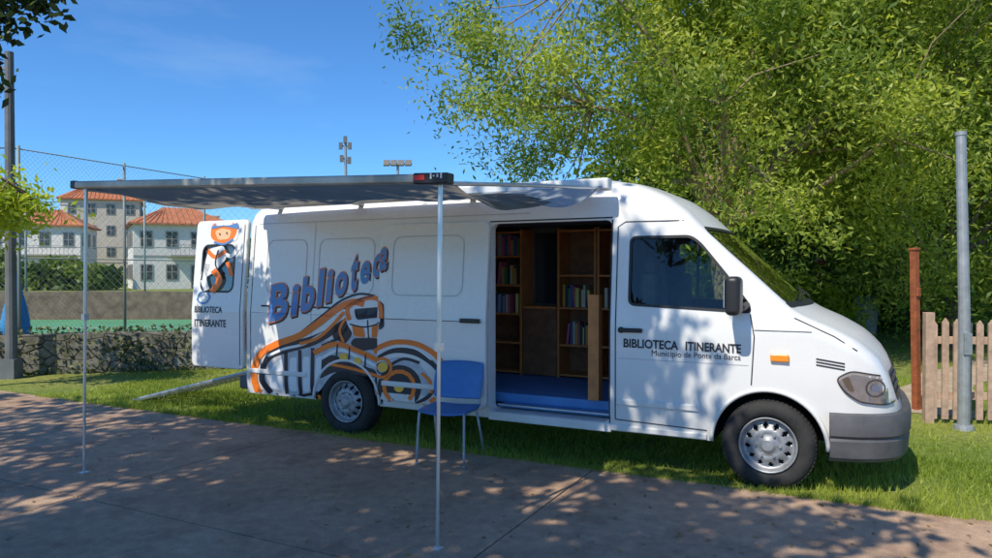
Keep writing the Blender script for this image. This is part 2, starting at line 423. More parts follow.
def patch(name, polys, mat_, off=.004, axis='y', step=.12, parent=van, tree=None, smooth=True):
    tree=tree or bvh
    bm=bmesh.new()
    for pl in polys:
        vs=[bm.verts.new((p[0],0,p[1])) if axis=='y' else bm.verts.new((0,p[0],p[1])) for p in pl]
        try: bm.faces.new(vs)
        except Exception: pass
    bmesh.ops.triangulate(bm,faces=bm.faces[:])
    return patch_bm(name,bm,mat_,off,axis,step,parent,tree,smooth)
def patch_bm(name,bm,mat_,off,axis,step,parent,tree,smooth=True):
    ai=0 if axis=='y' else 1
    cs=[v.co[ai] for v in bm.verts]; zsx=[v.co.z for v in bm.verts]
    def cutp(co,no): bmesh.ops.bisect_plane(bm,geom=bm.verts[:]+bm.edges[:]+bm.faces[:],plane_co=co,plane_no=no)
    a=math.floor(min(cs)/step)*step
    while a<max(cs):
        cutp((a,0,0) if axis=='y' else (0,a,0),(1,0,0) if axis=='y' else (0,1,0)); a+=step
    a=math.floor(min(zsx)/step)*step
    while a<max(zsx): cutp((0,0,a),(0,0,1)); a+=step
    if axis=='y':
        for e in (SD0-.003,SD0+.012,SD1-.012,SD1+.003):
            if min(cs)<e<max(cs): cutp((e,0,0),(1,0,0))
        if min(zsx)<1.2<max(zsx): cutp((0,0,1.2),(0,0,1))
    dead=[]
    for v in bm.verts:
        if axis=='y': o_=Vector((v.co.x,-2,v.co.z)); d=Vector((0,1,0))
        else: o_=Vector((3,v.co.y,v.co.z)); d=Vector((-1,0,0))
        h=tree.ray_cast(o_,d)
        if h[0] is None: dead.append(v)
        else:
            v.co=h[0]-d*off
    if dead: bmesh.ops.delete(bm,geom=dead,context='VERTS')
    if axis=='y':
        bad=[f for f in bm.faces if max(v.co.y for v in f.verts)-min(v.co.y for v in f.verts)>.055]
        if bad: bmesh.ops.delete(bm,geom=bad,context='FACES')
    bmesh.ops.recalc_face_normals(bm,faces=bm.faces)
    me=bpy.data.meshes.new(name); bm.to_mesh(me); bm.free(); me.materials.append(mat_)
    o=bpy.data.objects.new(name,me); COL.objects.link(o); o.parent=parent
    if smooth:
        for p in me.polygons: p.use_smooth=True
    return o
def stroke_xz(P_,wd):
    P_=[Vector((p[0],p[1])) for p in P_]; L_=[];R_=[]
    for i,p in enumerate(P_):
        t=(P_[min(i+1,len(P_)-1)]-P_[max(i-1,0)]).normalized(); n=Vector((-t.y,t.x))
        ww=wd[i] if hasattr(wd,'__len__') else wd
        L_.append(p+n*ww/2);R_.append(p-n*ww/2)
    return [[L_[i],L_[i+1],R_[i+1],R_[i]] for i in range(len(P_)-1)]
def stroke_px(pts,wpx,taper=False,sm=True):
    q=[Vector((a,b,0)) for a,b in pts]
    if sm: q=smooth_pts(q,5)
    q=[(p.x,p.y) for p in q]; n=len(q)
    ws=[wpx*(.3+.7*math.sin(math.pi*(i+.0)/(n-1))) if taper else wpx for i in range(n)]
    return [[px(*c) for c in quad] for quad in stroke_xz(q,ws)]
def blob_px(pts,r=5): return [[px(*p) for p in rpoly(pts,r)]]
def circ_px(u,v,r,n=24,ry=None): 
    ry=ry or r
    return [px(u+r*math.cos(2*math.pi*i/n),v+ry*math.sin(2*math.pi*i/n)) for i in range(n)]
def arc_px(u,v,r,a0,a1,w_): 
    return stroke_px([(u+r*math.cos(R(a0+(a1-a0)*i/14)),v+r*1.05*math.sin(R(a0+(a1-a0)*i/14))) for i in range(15)],w_,sm=False)

# glazing
patch('door_glass',[WIN],M_glass,-.012,tree=bvh_body,step=.1)
gl=patch('far_door_glass',[WIN],M_glass,-.012,tree=bvh_body,step=.1)
for v in gl.data.vertices: v.co.y=2*YC-v.co.y
patch('windscreen',[WS],M_wind,-.006,axis='x',tree=bvh_body,step=.08)
patch('windscreen_black_band',[[(.10,1.375),(2*YC-.10,1.375),(2*YC-.10,1.41),(.10,1.41)]],M_black,.004,axis='x',tree=bvh_body)
mb=MB(); mb.tube([(-.54,.075,1.36),(-.54,.115,1.90)],.013,6); mb.obj('quarter_window_bar',M_black,van)
loop=WIN+[WIN[0]]
patch('window_rubber_seal',stroke_xz(loop,.022),M_black,.003,tree=bvh_body)
WSl=rpoly(WS,.07); WSl.append(WSl[0])
patch('windscreen_seal',stroke_xz(WSl,.03),M_black,.003,axis='x',tree=bvh_body)
patch('rear_door_glass',[RWIN],glass_mat('grey_glass',(.16,.18,.2),.10),-.02,tree=bvh_rear)

# seams and marks
def seam(pts,w_=.009,name='panel_seam'): patch(name,stroke_xz(pts,w_),M_gap,.003)
seam([(-1.19,.42),(-1.19,2.02),(-1.13,2.06),(-.66,2.06)])
seam([(-1.19,.42),(-.45,.40)]); seam([(-.13,1.32),(-.10,1.15),(-.12,.78)])
seam([(-1.24,.385),(-1.24,2.08)],.012); seam([(-1.24,2.10),(-2.4,2.10)],.012)
seam([(-.10,1.20),(.30,1.20)],.006)
seam([(.18,1.30),(.45,1.17),(.72,.99)],.008)
seam([(-3.58,1.275),(-5.15,1.275)],.018,'door_track')
seam([(SD0+.05,1.19),(SD1-.04,1.19)],.006)
seam([(-5.3,.50),(-5.3,2.15)],.008)
M_ps=mat('panel_shade',(.50,.51,.53))  # flat grey lines paint the shade of creases and pressings
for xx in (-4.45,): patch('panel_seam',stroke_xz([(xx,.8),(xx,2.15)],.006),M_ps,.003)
patch('swage_shade_line',stroke_xz([(-5.28,1.20),(-3.6,1.20)],.006)+stroke_xz([(-1.16,.93),(-.14,.93)],.005)+stroke_xz([(-2.0,2.165),(-5.25,2.165)],.008),M_ps,.003)
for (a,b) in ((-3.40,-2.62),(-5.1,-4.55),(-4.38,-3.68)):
    q=rrect(a,1.42,b,1.98,.09); q.append(q[0]); patch('pressed_panel_shade',stroke_xz(q,.009),M_ps,.003)
mb=MB()
for a,b in ((-3.5,-2.42),(-1.18,-.5),(-5.3,-4.5)):
    yy=-.08 if a==-3.5 else -.006
    mb.box(((a+b)/2,yy,.57),(b-a,.022,.05))
mb.obj('rub_strip',M_white,van,bevel=.008)
mb=MB(); mb.box((-3.0,.03,.36),(1.1,.05,.07)); mb.box((-.85,.02,.35),(.8,.05,.05)); mb.box((-1.8,.02,.345),(1.15,.06,.075)); mb.obj('sill',M_white,van,bevel=.01)
mb=MB()
for cx in (0,-4.0):
    mb.tube([(cx+(RA+.010)*math.cos(R(a)),.002,ZW+(RA+.010)*math.sin(R(a))) for a in range(0,181,6)],.017,8)
mb.obj('wheel_arch_lip',M_white,van,smooth=True)

# artwork ---------------------------------------------------------------
art_o=[];art_b=[];art_g=[];art_w=[];art_y=[]
art_g+=blob_px([(262,372),(272,354),(300,346),(330,340),(352,330),(372,332),(380,352),(376,372),(356,372),(330,376),(318,394),(290,396),(266,390)],8)
art_w+=blob_px([(269,388),(272,366),(283,358),(283,391)],3)+blob_px([(289,391),(290,358),(297,357),(297,392)],3)+blob_px([(303,392),(303,357),(310,356),(310,392)],3)+blob_px([(315,388),(316,358),(322,356),(321,376)],3)
art_w+=stroke_px([(268,356),(284,349),(304,344),(324,333)],2.6)
art_o+=stroke_px([(257,392),(254,374),(260,355),(277,344),(299,336),(319,323),(337,309),(352,302),(364,304)],6.5)
art_o+=stroke_px([(257,390),(275,398),(298,401),(320,397)],4)
art_o+=stroke_px([(300,344),(318,338),(332,326),(344,312)],3.2)
art_b+=stroke_px([(262,370),(270,356),(287,348),(312,341),(332,331),(345,320)],10,True)
art_b+=stroke_px([(264,364),(262,380),(270,393)],6)+stroke_px([(286,352),(286,394)],3.6)+stroke_px([(300,350),(300,395)],3.6)+stroke_px([(313,348),(312,394)],3.6)
art_b+=stroke_px([(266,393),(290,397),(318,393)],3)
art_b+=blob_px([(316,364),(332,354),(352,362),(376,370),(378,378),(352,374),(334,372),(318,380)],5)
art_b+=stroke_px([(303,331),(323,315),(340,301),(358,294),(374,296)],2.2)
art_b+=stroke_px([(322,346),(340,337),(350,322)],3)
# central figure
art_w+=blob_px([(350,305),(368,298),(382,303),(386,320),(378,336),(356,338),(346,322)],6)
art_o+=stroke_px([(350,320),(348,308),(360,300),(374,298),(384,305),(386,318)],4.5)
art_o+=blob_px([(352,324),(364,327),(366,338),(354,336)],3)+blob_px([(372,326),(384,322),(382,336),(372,338)],3)
art_b+=blob_px([(336,324),(348,320),(353,334),(346,344),(332,338)],4)
art_b+=blob_px([(354,338),(379,338),(383,348),(362,351),(350,344)],4)
art_b+=blob_px([(383,300),(388,304),(389,326),(384,330)],2)
art_o+=stroke_px([(314,353),(336,344),(358,351),(380,361)],5)+stroke_px([(328,364),(350,368),(378,376)],3)
art_w+=stroke_px([(322,358),(340,350),(360,358),(378,367)],3)
art_o+=stroke_px([(346,318),(340,330),(344,342)],2.5)
art_y+=[circ_px(344,357,4.2)]+[circ_px(358,361,3.8)]+[circ_px(388,366,5)]
# right-hand wing and wheel
art_o+=stroke_px([(374,352),(396,342),(420,343),(440,354),(449,368)],5)+arc_px(387,367,9,0,360,3)
art_b+=stroke_px([(378,359),(398,350),(420,352),(438,364),(446,378)],6,True)+stroke_px([(392,366),(408,358),(424,362)],3)
art_b+=[circ_px(404,386,22)]
art_g+=[circ_px(404,386,30)]
art_o+=arc_px(404,386,15,0,360,4)
art_o+=stroke_px([(379,384),(385,399),(400,409),(422,407),(440,397)],4)+stroke_px([(426,372),(434,380),(436,392)],3)
art_b+=stroke_px([(376,374),(379,396),(391,409)],5,True)+stroke_px([(420,402),(432,396),(442,384)],4,True)
art_w+=stroke_px([(384,350),(400,346),(420,348),(436,359)],1.6)
art_y+=[circ_px(404,386,5)]
patch('artwork_grey',art_g,M_gry_v,.003); patch('artwork_black',art_b,M_blk_v,.0045)
patch('artwork_white',art_w,M_wht_v,.006); patch('artwork_orange',art_o,M_orange,.0075)
art_b2=blob_px([(354,309),(379,307),(382,317),(357,320)],3)+stroke_px([(350,324),(366,327),(384,322)],1.5)+stroke_px([(368,320),(369,338)],1.3)+stroke_px([(338,344),(336,362)],1.4)+stroke_px([(350,347),(349,365)],1.4)+stroke_px([(366,354),(365,371)],1.4)+arc_px(387,367,5.5,0,360,1.3)+stroke_px([(356,300),(372,296)],1.2)
patch('artwork_ink_lines',art_b2,M_blk_v,.009); patch('artwork_yellow',art_y,M_yel_v,.0105)
# rear-door cartoon figure (sticker over door and pane)
TR=bvh_rear
patch('cartoon_backdrop',blob_px([(205,225),(214,219),(230,219),(236,228),(235,240),(224,244),(208,244)],4),M_wht_v,.0035,tree=TR)
patch('cartoon_head',blob_px([(208,226),(214,220),(228,220),(235,229),(231,240),(218,244),(208,238)],4),M_orange,.005,tree=TR)
patch('cartoon_face',blob_px([(212,231),(219,228),(229,230),(227,239),(216,240)],3),mat('skin_vinyl',(.85,.50,.28),rough=.4),.007,tree=TR)
patch('cartoon_cap',blob_px([(208,229),(212,220),(226,218),(235,223),(236,229),(221,226)],2)+stroke_px([(212,242),(222,244),(231,239)],2),M_blu_v,.009,tree=TR)
patch('cartoon_body',blob_px([(203,266),(207,249),(222,245),(226,258),(216,270),(206,278)],4)+stroke_px([(207,264),(204,278),(208,290)],6)+stroke_px([(219,252),(230,256),(236,248)],4),M_wht_v,.007,tree=TR)
patch('cartoon_scarf',stroke_px([(206,250),(214,257),(224,251)],4)+stroke_px([(213,270),(220,280),(213,292)],6)+stroke_px([(227,262),(232,276)],4),M_orange,.009,tree=TR)
patch('cartoon_lines',stroke_px([(207,246),(204,262),(202,280)],1.2)+stroke_px([(217,250),(215,264),(221,274)],1.2)+stroke_px([(217,233),(218,235)],1.2)+stroke_px([(224,232),(225,234)],1.2),M_blk_v,.011,tree=TR)
patch('rear_window_seal',stroke_xz(RWIN+[RWIN[0]],.022),M_black,.003,tree=TR)
patch('rear_door_seam',stroke_xz([(-5.43,.62),(-5.43,2.16)],.008),M_gap,.004)

# text -------------------------------------------------------------------
def glyph_bm(s,offset=0.):
    c=bpy.data.curves.new('t','FONT'); c.body=s; c.size=1; c.offset=offset; c.resolution_u=4; c.fill_mode='FRONT'
    o=bpy.data.objects.new('t',c); COL.objects.link(o)
    dg=bpy.context.evaluated_depsgraph_get(); dg.update()
    me=bpy.data.meshes.new_from_object(o.evaluated_get(dg)); bpy.data.objects.remove(o,do_unlink=True)
    return me
def text_patch(name,items,mat_,offset,off):
    bm=bmesh.new()
    for s,u0,u1,vt,vb,sl in items:
        me0=glyph_bm(s,0.); c0=np.array([v.co[:] for v in me0.vertices])
        x0,x1,y0,y1=c0[:,0].min(),c0[:,0].max(),c0[:,1].min(),c0[:,1].max()
        me=glyph_bm(s,offset) if offset else me0
        for v in me.vertices:
            a=(v.co.x-x0)/(x1-x0); b=(v.co.y-y0)/(y1-y0)
            u=u0+a*(u1-u0)+ .04*b*(vb-vt)*(1 if sl>.1 else 0); vv=vb-b*(vb-vt)-sl*(u-u0)
            X,Z=px(u,vv); v.co=(X,0,Z)
        bm.from_mesh(me)
    return patch_bm(name,bm,mat_,off,'y',.15,van,bvh,False)
BIB=[('B',270,287,287,321,.26),('i',293.5,297.5,287,315,.28),('b',303.5,315,279,311,.28),('l',320.5,323.5,271,305,.3),('i',329.5,333,272,301,.3),
     ('o',338.5,349,275,296,.3),('t',354,360,260,290,.32),('e',364.5,373,264,284,.32),('c',377.5,384.5,257,277,.34),('a',389,396,250,270,.34)]
def shr(s_,a,b,c,d,e): # compress the word to its measured length
    f=lambda u:270+(u-270)*.94
    return (s_,f(a),f(b),c,d,e)
BIB=[shr(*q) for q in BIB]
text_patch('lettering_shadow',[(s,a+1.2,b+1.2,c+1.4,d+1.6,e) for s,a,b,c,d,e in BIB],M_blk_v,.050,.004)
text_patch('lettering_edge',BIB,M_orange,.050,.006)
text_patch('lettering_fill',BIB,M_blu_v,.030,.008)
text_patch('door_title',[('BIBLIOTECA',624,678,338.6,347,-.052),('ITINERANTE',686,741,341.8,350.2,-.052)],M_text,.026,.005)
text_patch('door_subtitle',[('Municipio de Ponte da Barca',652,741,350,357.5,-.052)],M_gap,0,.005)
text_patch('rear_door_title',[('BIBLIOTECA',197,224,306,312,-.03),('ITINERANTE',197,228,319,326,-.03)],M_text,.02,.004)
patch('crest',stroke_px([(199,300),(201,293),(207,292),(211,297),(207,303),(201,302),(199,299)],1.6),M_blu_v,.004)

# fascia / lights ----------------------------------------------------------
HL=rpoly([(.46,.865),(.56,.925),(.88,.87),(.895,.72),(.80,.675),(.62,.70),(.52,.77)],.04)
patch('headlamp_bowl',[HL],mat('headlamp_reflector',(.62,.63,.65),rough=.18,metal=.7,var=.2,vscale=20),.002,step=.05,tree=bvh_body)
patch('headlamp_lens',[HL],M_lens,.02,step=.04,tree=bvh_body)
patch('headlamp_rim',stroke_xz(HL+[HL[0]],.010),M_black,.006,step=.05,tree=bvh_body)
patch('headlamp_ring',stroke_xz(circ(.72,.80,.06,20)+[circ(.72,.80,.06,20)[0]],.010),M_bump,.006,step=.05,tree=bvh_body)
patch('headlamp_bulb',[circ(.72,.80,.03,16)],M_white2,.008,step=.05,tree=bvh_body)
patch('headlamp_indicator',[rpoly([(.50,.86),(.545,.885),(.585,.78),(.555,.77)],.015)],mat('indicator_lens',(.55,.30,.14),rough=.2),.008,step=.05,tree=bvh_body)
patch('grille',[rrect(.38,.68,2*YC-.38,.90,.05)],M_black,.006,axis='x',step=.08,tree=bvh_body)
for zz in (.73,.79,.85): patch('grille_bar',[rect(.42,zz,2*YC-.42,zz+.02)],M_bump,.014,axis='x',tree=bvh_body)
mb=MB(); x_,z_=px(780,358); mb.box((x_,-.012,z_),(.13,.03,.055)); mb.obj('side_indicator',M_amber,van,bevel=.008)
for i in range(3): patch('wing_vent',[rpoly([(.33,.955+.022*i),(.52,.925+.022*i),(.52,.937+.022*i),(.33,.967+.022*i)],.003)],M_gap,.003,tree=bvh_body)
mb=MB(); mb.box((-1.06,-.022,1.165),(.20,.03,.035)); mb.box((-1.14,-.008,1.165),(.03,.03,.05)); mb.obj('door_handle',M_black,van,bevel=.008)
mb=MB(); mb.box((-2.52,-.095,1.20),(.20,.03,.04)); mb.obj('sliding_door_handle',M_black,van,bevel=.008)
# bumper
pl=[(.425,-.012),(.52,.005),(.62,.035),(.74,.10),(.84,.20),(.90,.34),(.935,.55),(.95,.965)]
pl=[(p.x,p.y) for p in smooth_pts([(a,b,0) for a,b in pl],3)]
pl=pl+[(x,2*YC-y) for x,y in pl[-2::-1]]
sec=[(-.10,.27),(-.01,.27),(.012,.30),(.022,.42),(.012,.44),(.03,.46),(.032,.57),(.018,.61),(-.10,.625)]
V=[];F=[]
for i,p in enumerate(pl):
    a=Vector(pl[max(i-1,0)]);b=Vector(pl[min(i+1,len(pl)-1)]); t=(b-a).normalized(); n=Vector((t.y,-t.x))
    for o_,z in sec: V.append((p[0]+n.x*o_,p[1]+n.y*o_,z))
k=len(sec)
for i in range(len(pl)-1):
    for j in range(k):
        j2=(j+1)%k; F.append((i*k+j,(i+1)*k+j,(i+1)*k+j2,i*k+j2))
F.append(tuple(range(k))); F.append(tuple((len(pl)-1)*k+j for j in range(k))[::-1])
o=mesh_obj('front_bumper',V,F,M_bump,van); auto_smooth(o,30)
mb=MB(); mb.box((.963,.965,.50),(.012,.5,.11)); mb.obj('number_plate',M_white2,van,bevel=.003)
mb=MB(); mb.box((-5.43,.965,.42),(.14,1.9,.14)); mb.obj('rear_bumper_step',M_bump,van,bevel=.03)
mb=MB(); mb.box((-5.375,.07,1.0),(.04,.11,.42)); mb.box((-5.375,2*YC-.07,1.0),(.04,.11,.42)); mb.obj('tail_lamps',M_red,van,bevel=.01)
# mirror
mb=MB(); mb.box((-.22,-.19,1.465),(.11,.20,.29)); o=mb.obj('door_mirror',M_black,van,bevel=.04)
mb=MB(); mb.tube([(-.16,.02,1.39),(-.18,-.08,1.37),(-.22,-.15,1.40)],.03,8); mb.tube([(-.22,.03,1.5),(-.22,-.12,1.5)],.02,8); mb.obj('mirror_arm',M_black,van,smooth=True)
mb=MB(); mb.box((-.279,-.19,1.48),(.006,.16,.2)); mb.obj('mirror_glass',M_alu,van)
mb=MB(); mb.box((-.20,2*YC+.20,1.465),(.11,.20,.29)); mb.tube([(-.16,2*YC-.02,1.39),(-.2,2*YC+.15,1.40)],.03,8); mb.obj('far_mirror',M_black,van,bevel=.03)
mb=MB(); 
for y0 in (.45,1.15):
    pts=[]
    for i in range(6):
        y=y0+i*.11; h=bvh_body.ray_cast(Vector((3,y,1.42+i*.012)),Vector((-1,0,0)))[0]; pts.append(h+Vector((.02,0,.01)))
    mb.tube(pts,.009,5)
mb.obj('wipers',M_black,van)
# wheels
def wheel(name,cx,cy,flip=1):
    root=empty(name); root.parent=van; root.location=(cx,cy,ZW); root.scale=(1,flip,1)
    b=MB(); b.lathe([(.205,.03),(.222,.0),(.26,-.014),(.30,-.010),(.322,.010),(.335,.03),(.335,.18),(.32,.205),(.25,.215),(.21,.19)],(0,0,0),seg=64)
    b.obj('tyre',M_tyre,root,smooth=True)
    t=MB()
    for i in range(64):
        a=2*math.pi*i/64; 
        for yy in (.045,.1,.155):
            Mx=Matrix.Rotation(-a,3,'Y'); t.box(Mx@Vector((.3355,yy,0)),(.009,.045,.022),0,Mx)
    t.obj('tread_blocks',M_tyre,root)
    rs=[.212,.206,.196,.188,.176,.170,.158,.142,.128,.110,.090,.075,.062,.0]
    hs=[-.006,-.010,.0,.030,.044,.044,.036,.022,.010,.002,.004,.008,-.004,-.008]
    seg=96; V=[];F=[]
    for r_,h_ in zip(rs,hs):
        for k in range(seg):
            a=2*math.pi*k/seg; V.append((r_*math.cos(a),h_,r_*math.sin(a)))
    for i in range(len(rs)-1):
        for k in range(seg):
            kk=k%8
            if (rs[i]<=.171 and rs[i+1]>=.157 and kk in (1,2)) or (rs[i]<=.159 and rs[i+1]>=.141 and kk in (0,1,2,3)) or (rs[i]<=.143 and rs[i+1]>=.127 and kk in (1,2)):
                continue
            k2=(k+1)%seg; F.append((i*seg+k,i*seg+k2,(i+1)*seg+k2,(i+1)*seg+k))
    o=mesh_obj('rim',V,F,M_rim,root,True); s_=o.modifiers.new('s','SOLIDIFY'); s_.thickness=.006
    b=MB(); b.lathe([(.0,.07),(.205,.07),(.21,.15),(0,.15)],(0,0,0)); b.obj('brake_drum',M_dark,root)
    b=MB()
    for i in range(6):
        a=2*math.pi*i/6; b.tube([(.088*math.cos(a),.01,.088*math.sin(a)),(.088*math.cos(a),-.015,.088*math.sin(a))],.011,6)
    b.lathe([(0,-.022),(.04,-.02),(.058,-.006),(.06,.01)],(0,0,0),seg=32)
    b.obj('hub_and_bolts',M_rim,root)
for i,(a,b,f) in enumerate(((0,-.0,1),(-4.0,-.0,1),(0,2*YC,-1),(-4.0,2*YC,-1))): wheel('wheel_%d'%(i+1),a,b,f)
mb=MB(); mb.box((-2,.965,.40),(4.9,1.1,.14)); mb.tube([(0,.1,ZW),(0,1.83,ZW)],.05); mb.tube([(-4,.1,ZW),(-4,1.83,ZW)],.06); mb.tube([(-1,.5,.27),(-5.3,.5,.29)],.04); mb.obj('chassis',M_dark,van)

# cab interior
mb=MB()
for yy in (.45,1.45):
    mb.box((-.72,yy,.98),(.50,.50,.16)); mb.box((-.98,yy,1.32),(.14,.48,.62)); mb.box((-1.0,yy,1.70),(.10,.26,.17))
mb.obj('cab_seats',M_seat,van,bevel=.04)
mb=MB(); mb.box((-.08,.965,1.12),(.30,1.62,.34)); mb.obj('dashboard',M_black,van,bevel=.05)
mb=MB(); ctr=Vector((-.36,1.45,1.36)); mb.tube([ctr+Vector((.10*math.sin(a),.19*math.cos(a),.165*math.sin(a))) for a in np.linspace(0,2*math.pi,25)],.014,6); mb.tube([ctr,(-.1,1.45,1.2)],.03); mb.obj('steering_wheel',M_black,van)
# cargo interior
mb=MB(); mb.box((-3.1,1.05,.455),(3.6,1.45,.09)); mb.box((-1.81,.235,.413),(1.08,.17,.02)); mb.obj('blue_floor',M_bluef,van,bevel=.006)
mb=MB(); mb.box((-1.81,.315,.405),(1.08,.012,.03)); mb.box((-1.81,.145,.425),(1.08,.02,.012)); mb.obj('step_trim',M_alu,van)
mb=MB()
def case(x0,x1,ya,yb,zl,zh,shelves,m=0):
    t=.025
    mb.box((x0+t/2,(ya+yb)/2,(zl+zh)/2),(t,yb-ya,zh-zl),m); mb.box((x1-t/2,(ya+yb)/2,(zl+zh)/2),(t,yb-ya,zh-zl),m)
    mb.box(((x0+x1)/2,yb-.008,(zl+zh)/2),(x1-x0-2*t-.004,.012,zh-zl-.01),1)
    for s_ in shelves: mb.box(((x0+x1)/2,(ya+yb)/2-.01,s_),(x1-x0-2*t-.002,yb-ya-.03,.022),m)
shA=[.53,.85,1.17,1.49,1.81,2.08]
case(-3.35,-2.72,1.45,1.77,.50,2.11,shA)
case(-4.4,-3.36,1.45,1.77,.50,2.11,shA)
case(-2.30,-1.86,1.45,1.77,.50,2.11,[.53,.85,1.25,1.60,2.08])
case(-1.85,-1.40,1.45,1.77,.50,2.11,[.53,.85,1.25,1.60,2.08])
mb.box((-2.51,1.60,1.25),(.40,.30,.03)); mb.box((-2.51,1.60,.87),(.40,.28,.72),1)
case(-3.2,-2.55,.16,.42,.50,2.11,shA)
x_,_=px(597,300,.35); mb.box((x_-.02,.36,.97),(.10,.10,.94),0)
mb.obj('bookshelves',[M_wood,M_wood2],van,bevel=.002)
mb=MB(); mb.box((-2.51,1.775,1.68),(.38,.01,.80)); mb.obj('far_side_window',mat('dark_pane',(.03,.035,.045),rough=.08),van)
bk=MB(); bc=[(.35,.05,.04),(.05,.12,.3),(.6,.55,.45),(.1,.25,.12),(.55,.3,.06),(.04,.04,.05),(.65,.6,.2),(.3,.35,.4),(.5,.12,.2)]
M_books=[mat('book_cover_%d'%i,c,rough=.5) for i,c in enumerate(bc)]
def books(x0,x1,yf,z,fill=.8):
    x=x0
    while x<x1:
        t=random.uniform(.014,.04); h=random.uniform(.17,.25)
        if random.random()<fill:
            Mx=Matrix.Rotation(random.uniform(-.12,.12) if random.random()<.2 else 0,3,'Y')
            bk.box((x+t/2,yf+.085,z+h/2+.013),(t*.93,random.uniform(.13,.16),h),random.randrange(len(bc)),Mx)
        x+=t
for s_ in (1.17,1.49,1.81): books(-3.3,-2.78,1.46,s_,.7); books(-4.3,-3.42,1.46,s_,.7)
books(-2.25,-1.93,1.47,1.25,.95); books(-1.8,-1.5,1.47,1.25,.6); books(-2.2,-1.95,1.47,.85,.7)
for s_ in (.85,1.17,1.49,1.81): books(-3.1,-2.6,.2,s_,.8)
bk.obj('books',M_books,van)

# ramp at the back
mb=MB()
for yy in (.25,.60,.72,1.07):
    mb.tube([(-5.45,yy,.53),(-7.45,yy,.04)],.026,6)
for yc in (.425,.895):
    for i in range(24):
        t=(i+.5)/24; mb.box((-5.45-2*t,yc,.53-.49*t),(.04,.33,.014))
    mb.box((-7.5,yc,.022),(.16,.38,.02))
mb.obj('loading_ramp',M_alu,van)

# ------------------------------------------------------------------ awning
aw=empty('awning',(VX,VY,0),RZ)
def fabric(name,c0,c1,tcol,fac):
    fab=bpy.data.materials.new(name); fab.use_nodes=True
    nt=fab.node_tree; b=nt.nodes['Principled BSDF']; b.inputs['Roughness'].default_value=.75
    tcf=nt.nodes.new('ShaderNodeTexCoord'); nf=nt.nodes.new('ShaderNodeTexNoise'); nf.inputs['Scale'].default_value=3.5; nf.inputs['Detail'].default_value=5; rf=nt.nodes.new('ShaderNodeValToRGB')
    rf.color_ramp.elements[0].position=.35; rf.color_ramp.elements[1].position=.68; rf.color_ramp.elements[0].color=(*c0,1); rf.color_ramp.elements[1].color=(*c1,1)
    nt.links.new(tcf.outputs['Object'],nf.inputs['Vector']); nt.links.new(nf.outputs['Fac'],rf.inputs['Fac']); nt.links.new(rf.outputs['Color'],b.inputs['Base Color'])
    tr=nt.nodes.new('ShaderNodeBsdfTranslucent'); tr.inputs[0].default_value=(*tcol,1); ms=nt.nodes.new('ShaderNodeMixShader'); ms.inputs[0].default_value=fac
    nt.links.new(b.outputs[0],ms.inputs[1]); nt.links.new(tr.outputs[0],ms.inputs[2]); nt.links.new(ms.outputs[0],nt.nodes['Material Output'].inputs['Surface'])
    return fab
M_fab=fabric('awning_fabric',(.07,.068,.058),(.18,.172,.15),(.46,.43,.37),.34)  # dark mottling paints leaf shadows into the fabric colour
M_fab_lit=fabric('sunlit_fabric',(.40,.46,.52),(.50,.56,.62),(.60,.68,.76),.55)  # paler blue paints sunlight coming through this part of the awning
ns,ntt=28,60; V=[];F=[]
FL=(-5.0,-2.1,2.34); FR=(-1.55,-2.1,2.19)
def fabpt(s_,t):
    A=Vector((-1.26-3.92*t,-.10,2.36)); B=Vector((FR[0]+(FL[0]-FR[0])*t,-2.08,FR[2]+(FL[2]-FR[2])*t)); p=A.lerp(B,s_)
    edge=math.exp(-t*14); m_=math.sin(math.pi*s_)
    p.z-=.09*m_*(1+.9*edge)+(.014*math.sin(t*26+s_*3)+.008*math.sin(t*61-s_*7)+.005*math.sin(t*19+s_*23))*m_
    p.x-=.18*edge*m_
    return p
SB=8; TB=21   # grid extent of the strip coloured as sunlit fabric
for j in range(ntt+1):
    for i in range(ns+1): V.append(fabpt(i/ns,j/ntt))
for j in range(ntt):
    for i in range(ns):
        if j<TB and i<SB*(1-j/TB): continue
        a=j*(ns+1)+i; F.append((a,a+1,a+ns+2,a+ns+1))
mesh_obj('canopy_fabric',V,F,M_fab,aw,True)
V=[];F=[]
for j in range(31):
    t=(TB+1.0)/ntt*j/30; smax=(SB*(1-j/30)+1.4)/ns
    for i in range(9):
        q=i/8; p=fabpt(smax*q,t); p.z-=.004+.075*math.sin(math.pi*q)*(1-.8*j/30)*(1+.25*math.sin(j*.9)); V.append(p)
for j in range(30):
    for i in range(8): a=j*9+i; F.append((a,a+1,a+10,a+9))
mesh_obj('sunlit_sagging_strip',V,F,M_fab_lit,aw,True)
mb=MB(); mb.box((-3.22,-.05,2.365),(4.0,.12,.10)); mb.obj('cassette',M_white2,aw,bevel=.02)
mb=MB()
for xx in (-1.5,-2.6,-3.9,-5.0): mb.box((xx,.08,2.33),(.06,.24,.03))
mb.obj('cassette_brackets',M_steel,aw)
mb=MB(); d=Vector(FL)-Vector(FR); c=(Vector(FL)+Vector(FR))/2
Mx=Matrix.Rotation(math.atan2(d.z,-d.x),3,'Y')
mb.box(c+Vector((0,-.03,0)),(d.length,.075,.055),0,Mx); mb.obj('front_bar',mat('light_bar',(.42,.40,.36),rough=.45,metal=.3,var=.3,vscale=3),aw,bevel=.012)
mb=MB(); mb.box(Vector(FR)+Vector((-.08,-.03,.003)),(.24,.082,.066),0,Mx); mb.box(Vector(FL)+Vector((.01,-.03,0)),(.06,.082,.064),0,Mx); mb.obj('bar_end_caps',M_black,aw,bevel=.01)
mb=MB(); mb.box((-1.70,-2.173,2.20),(.07,.004,.03),0); mb.obj('badge_red_patch',mat('badge_red',(.6,.03,.03)),aw)
mb=MB(); 
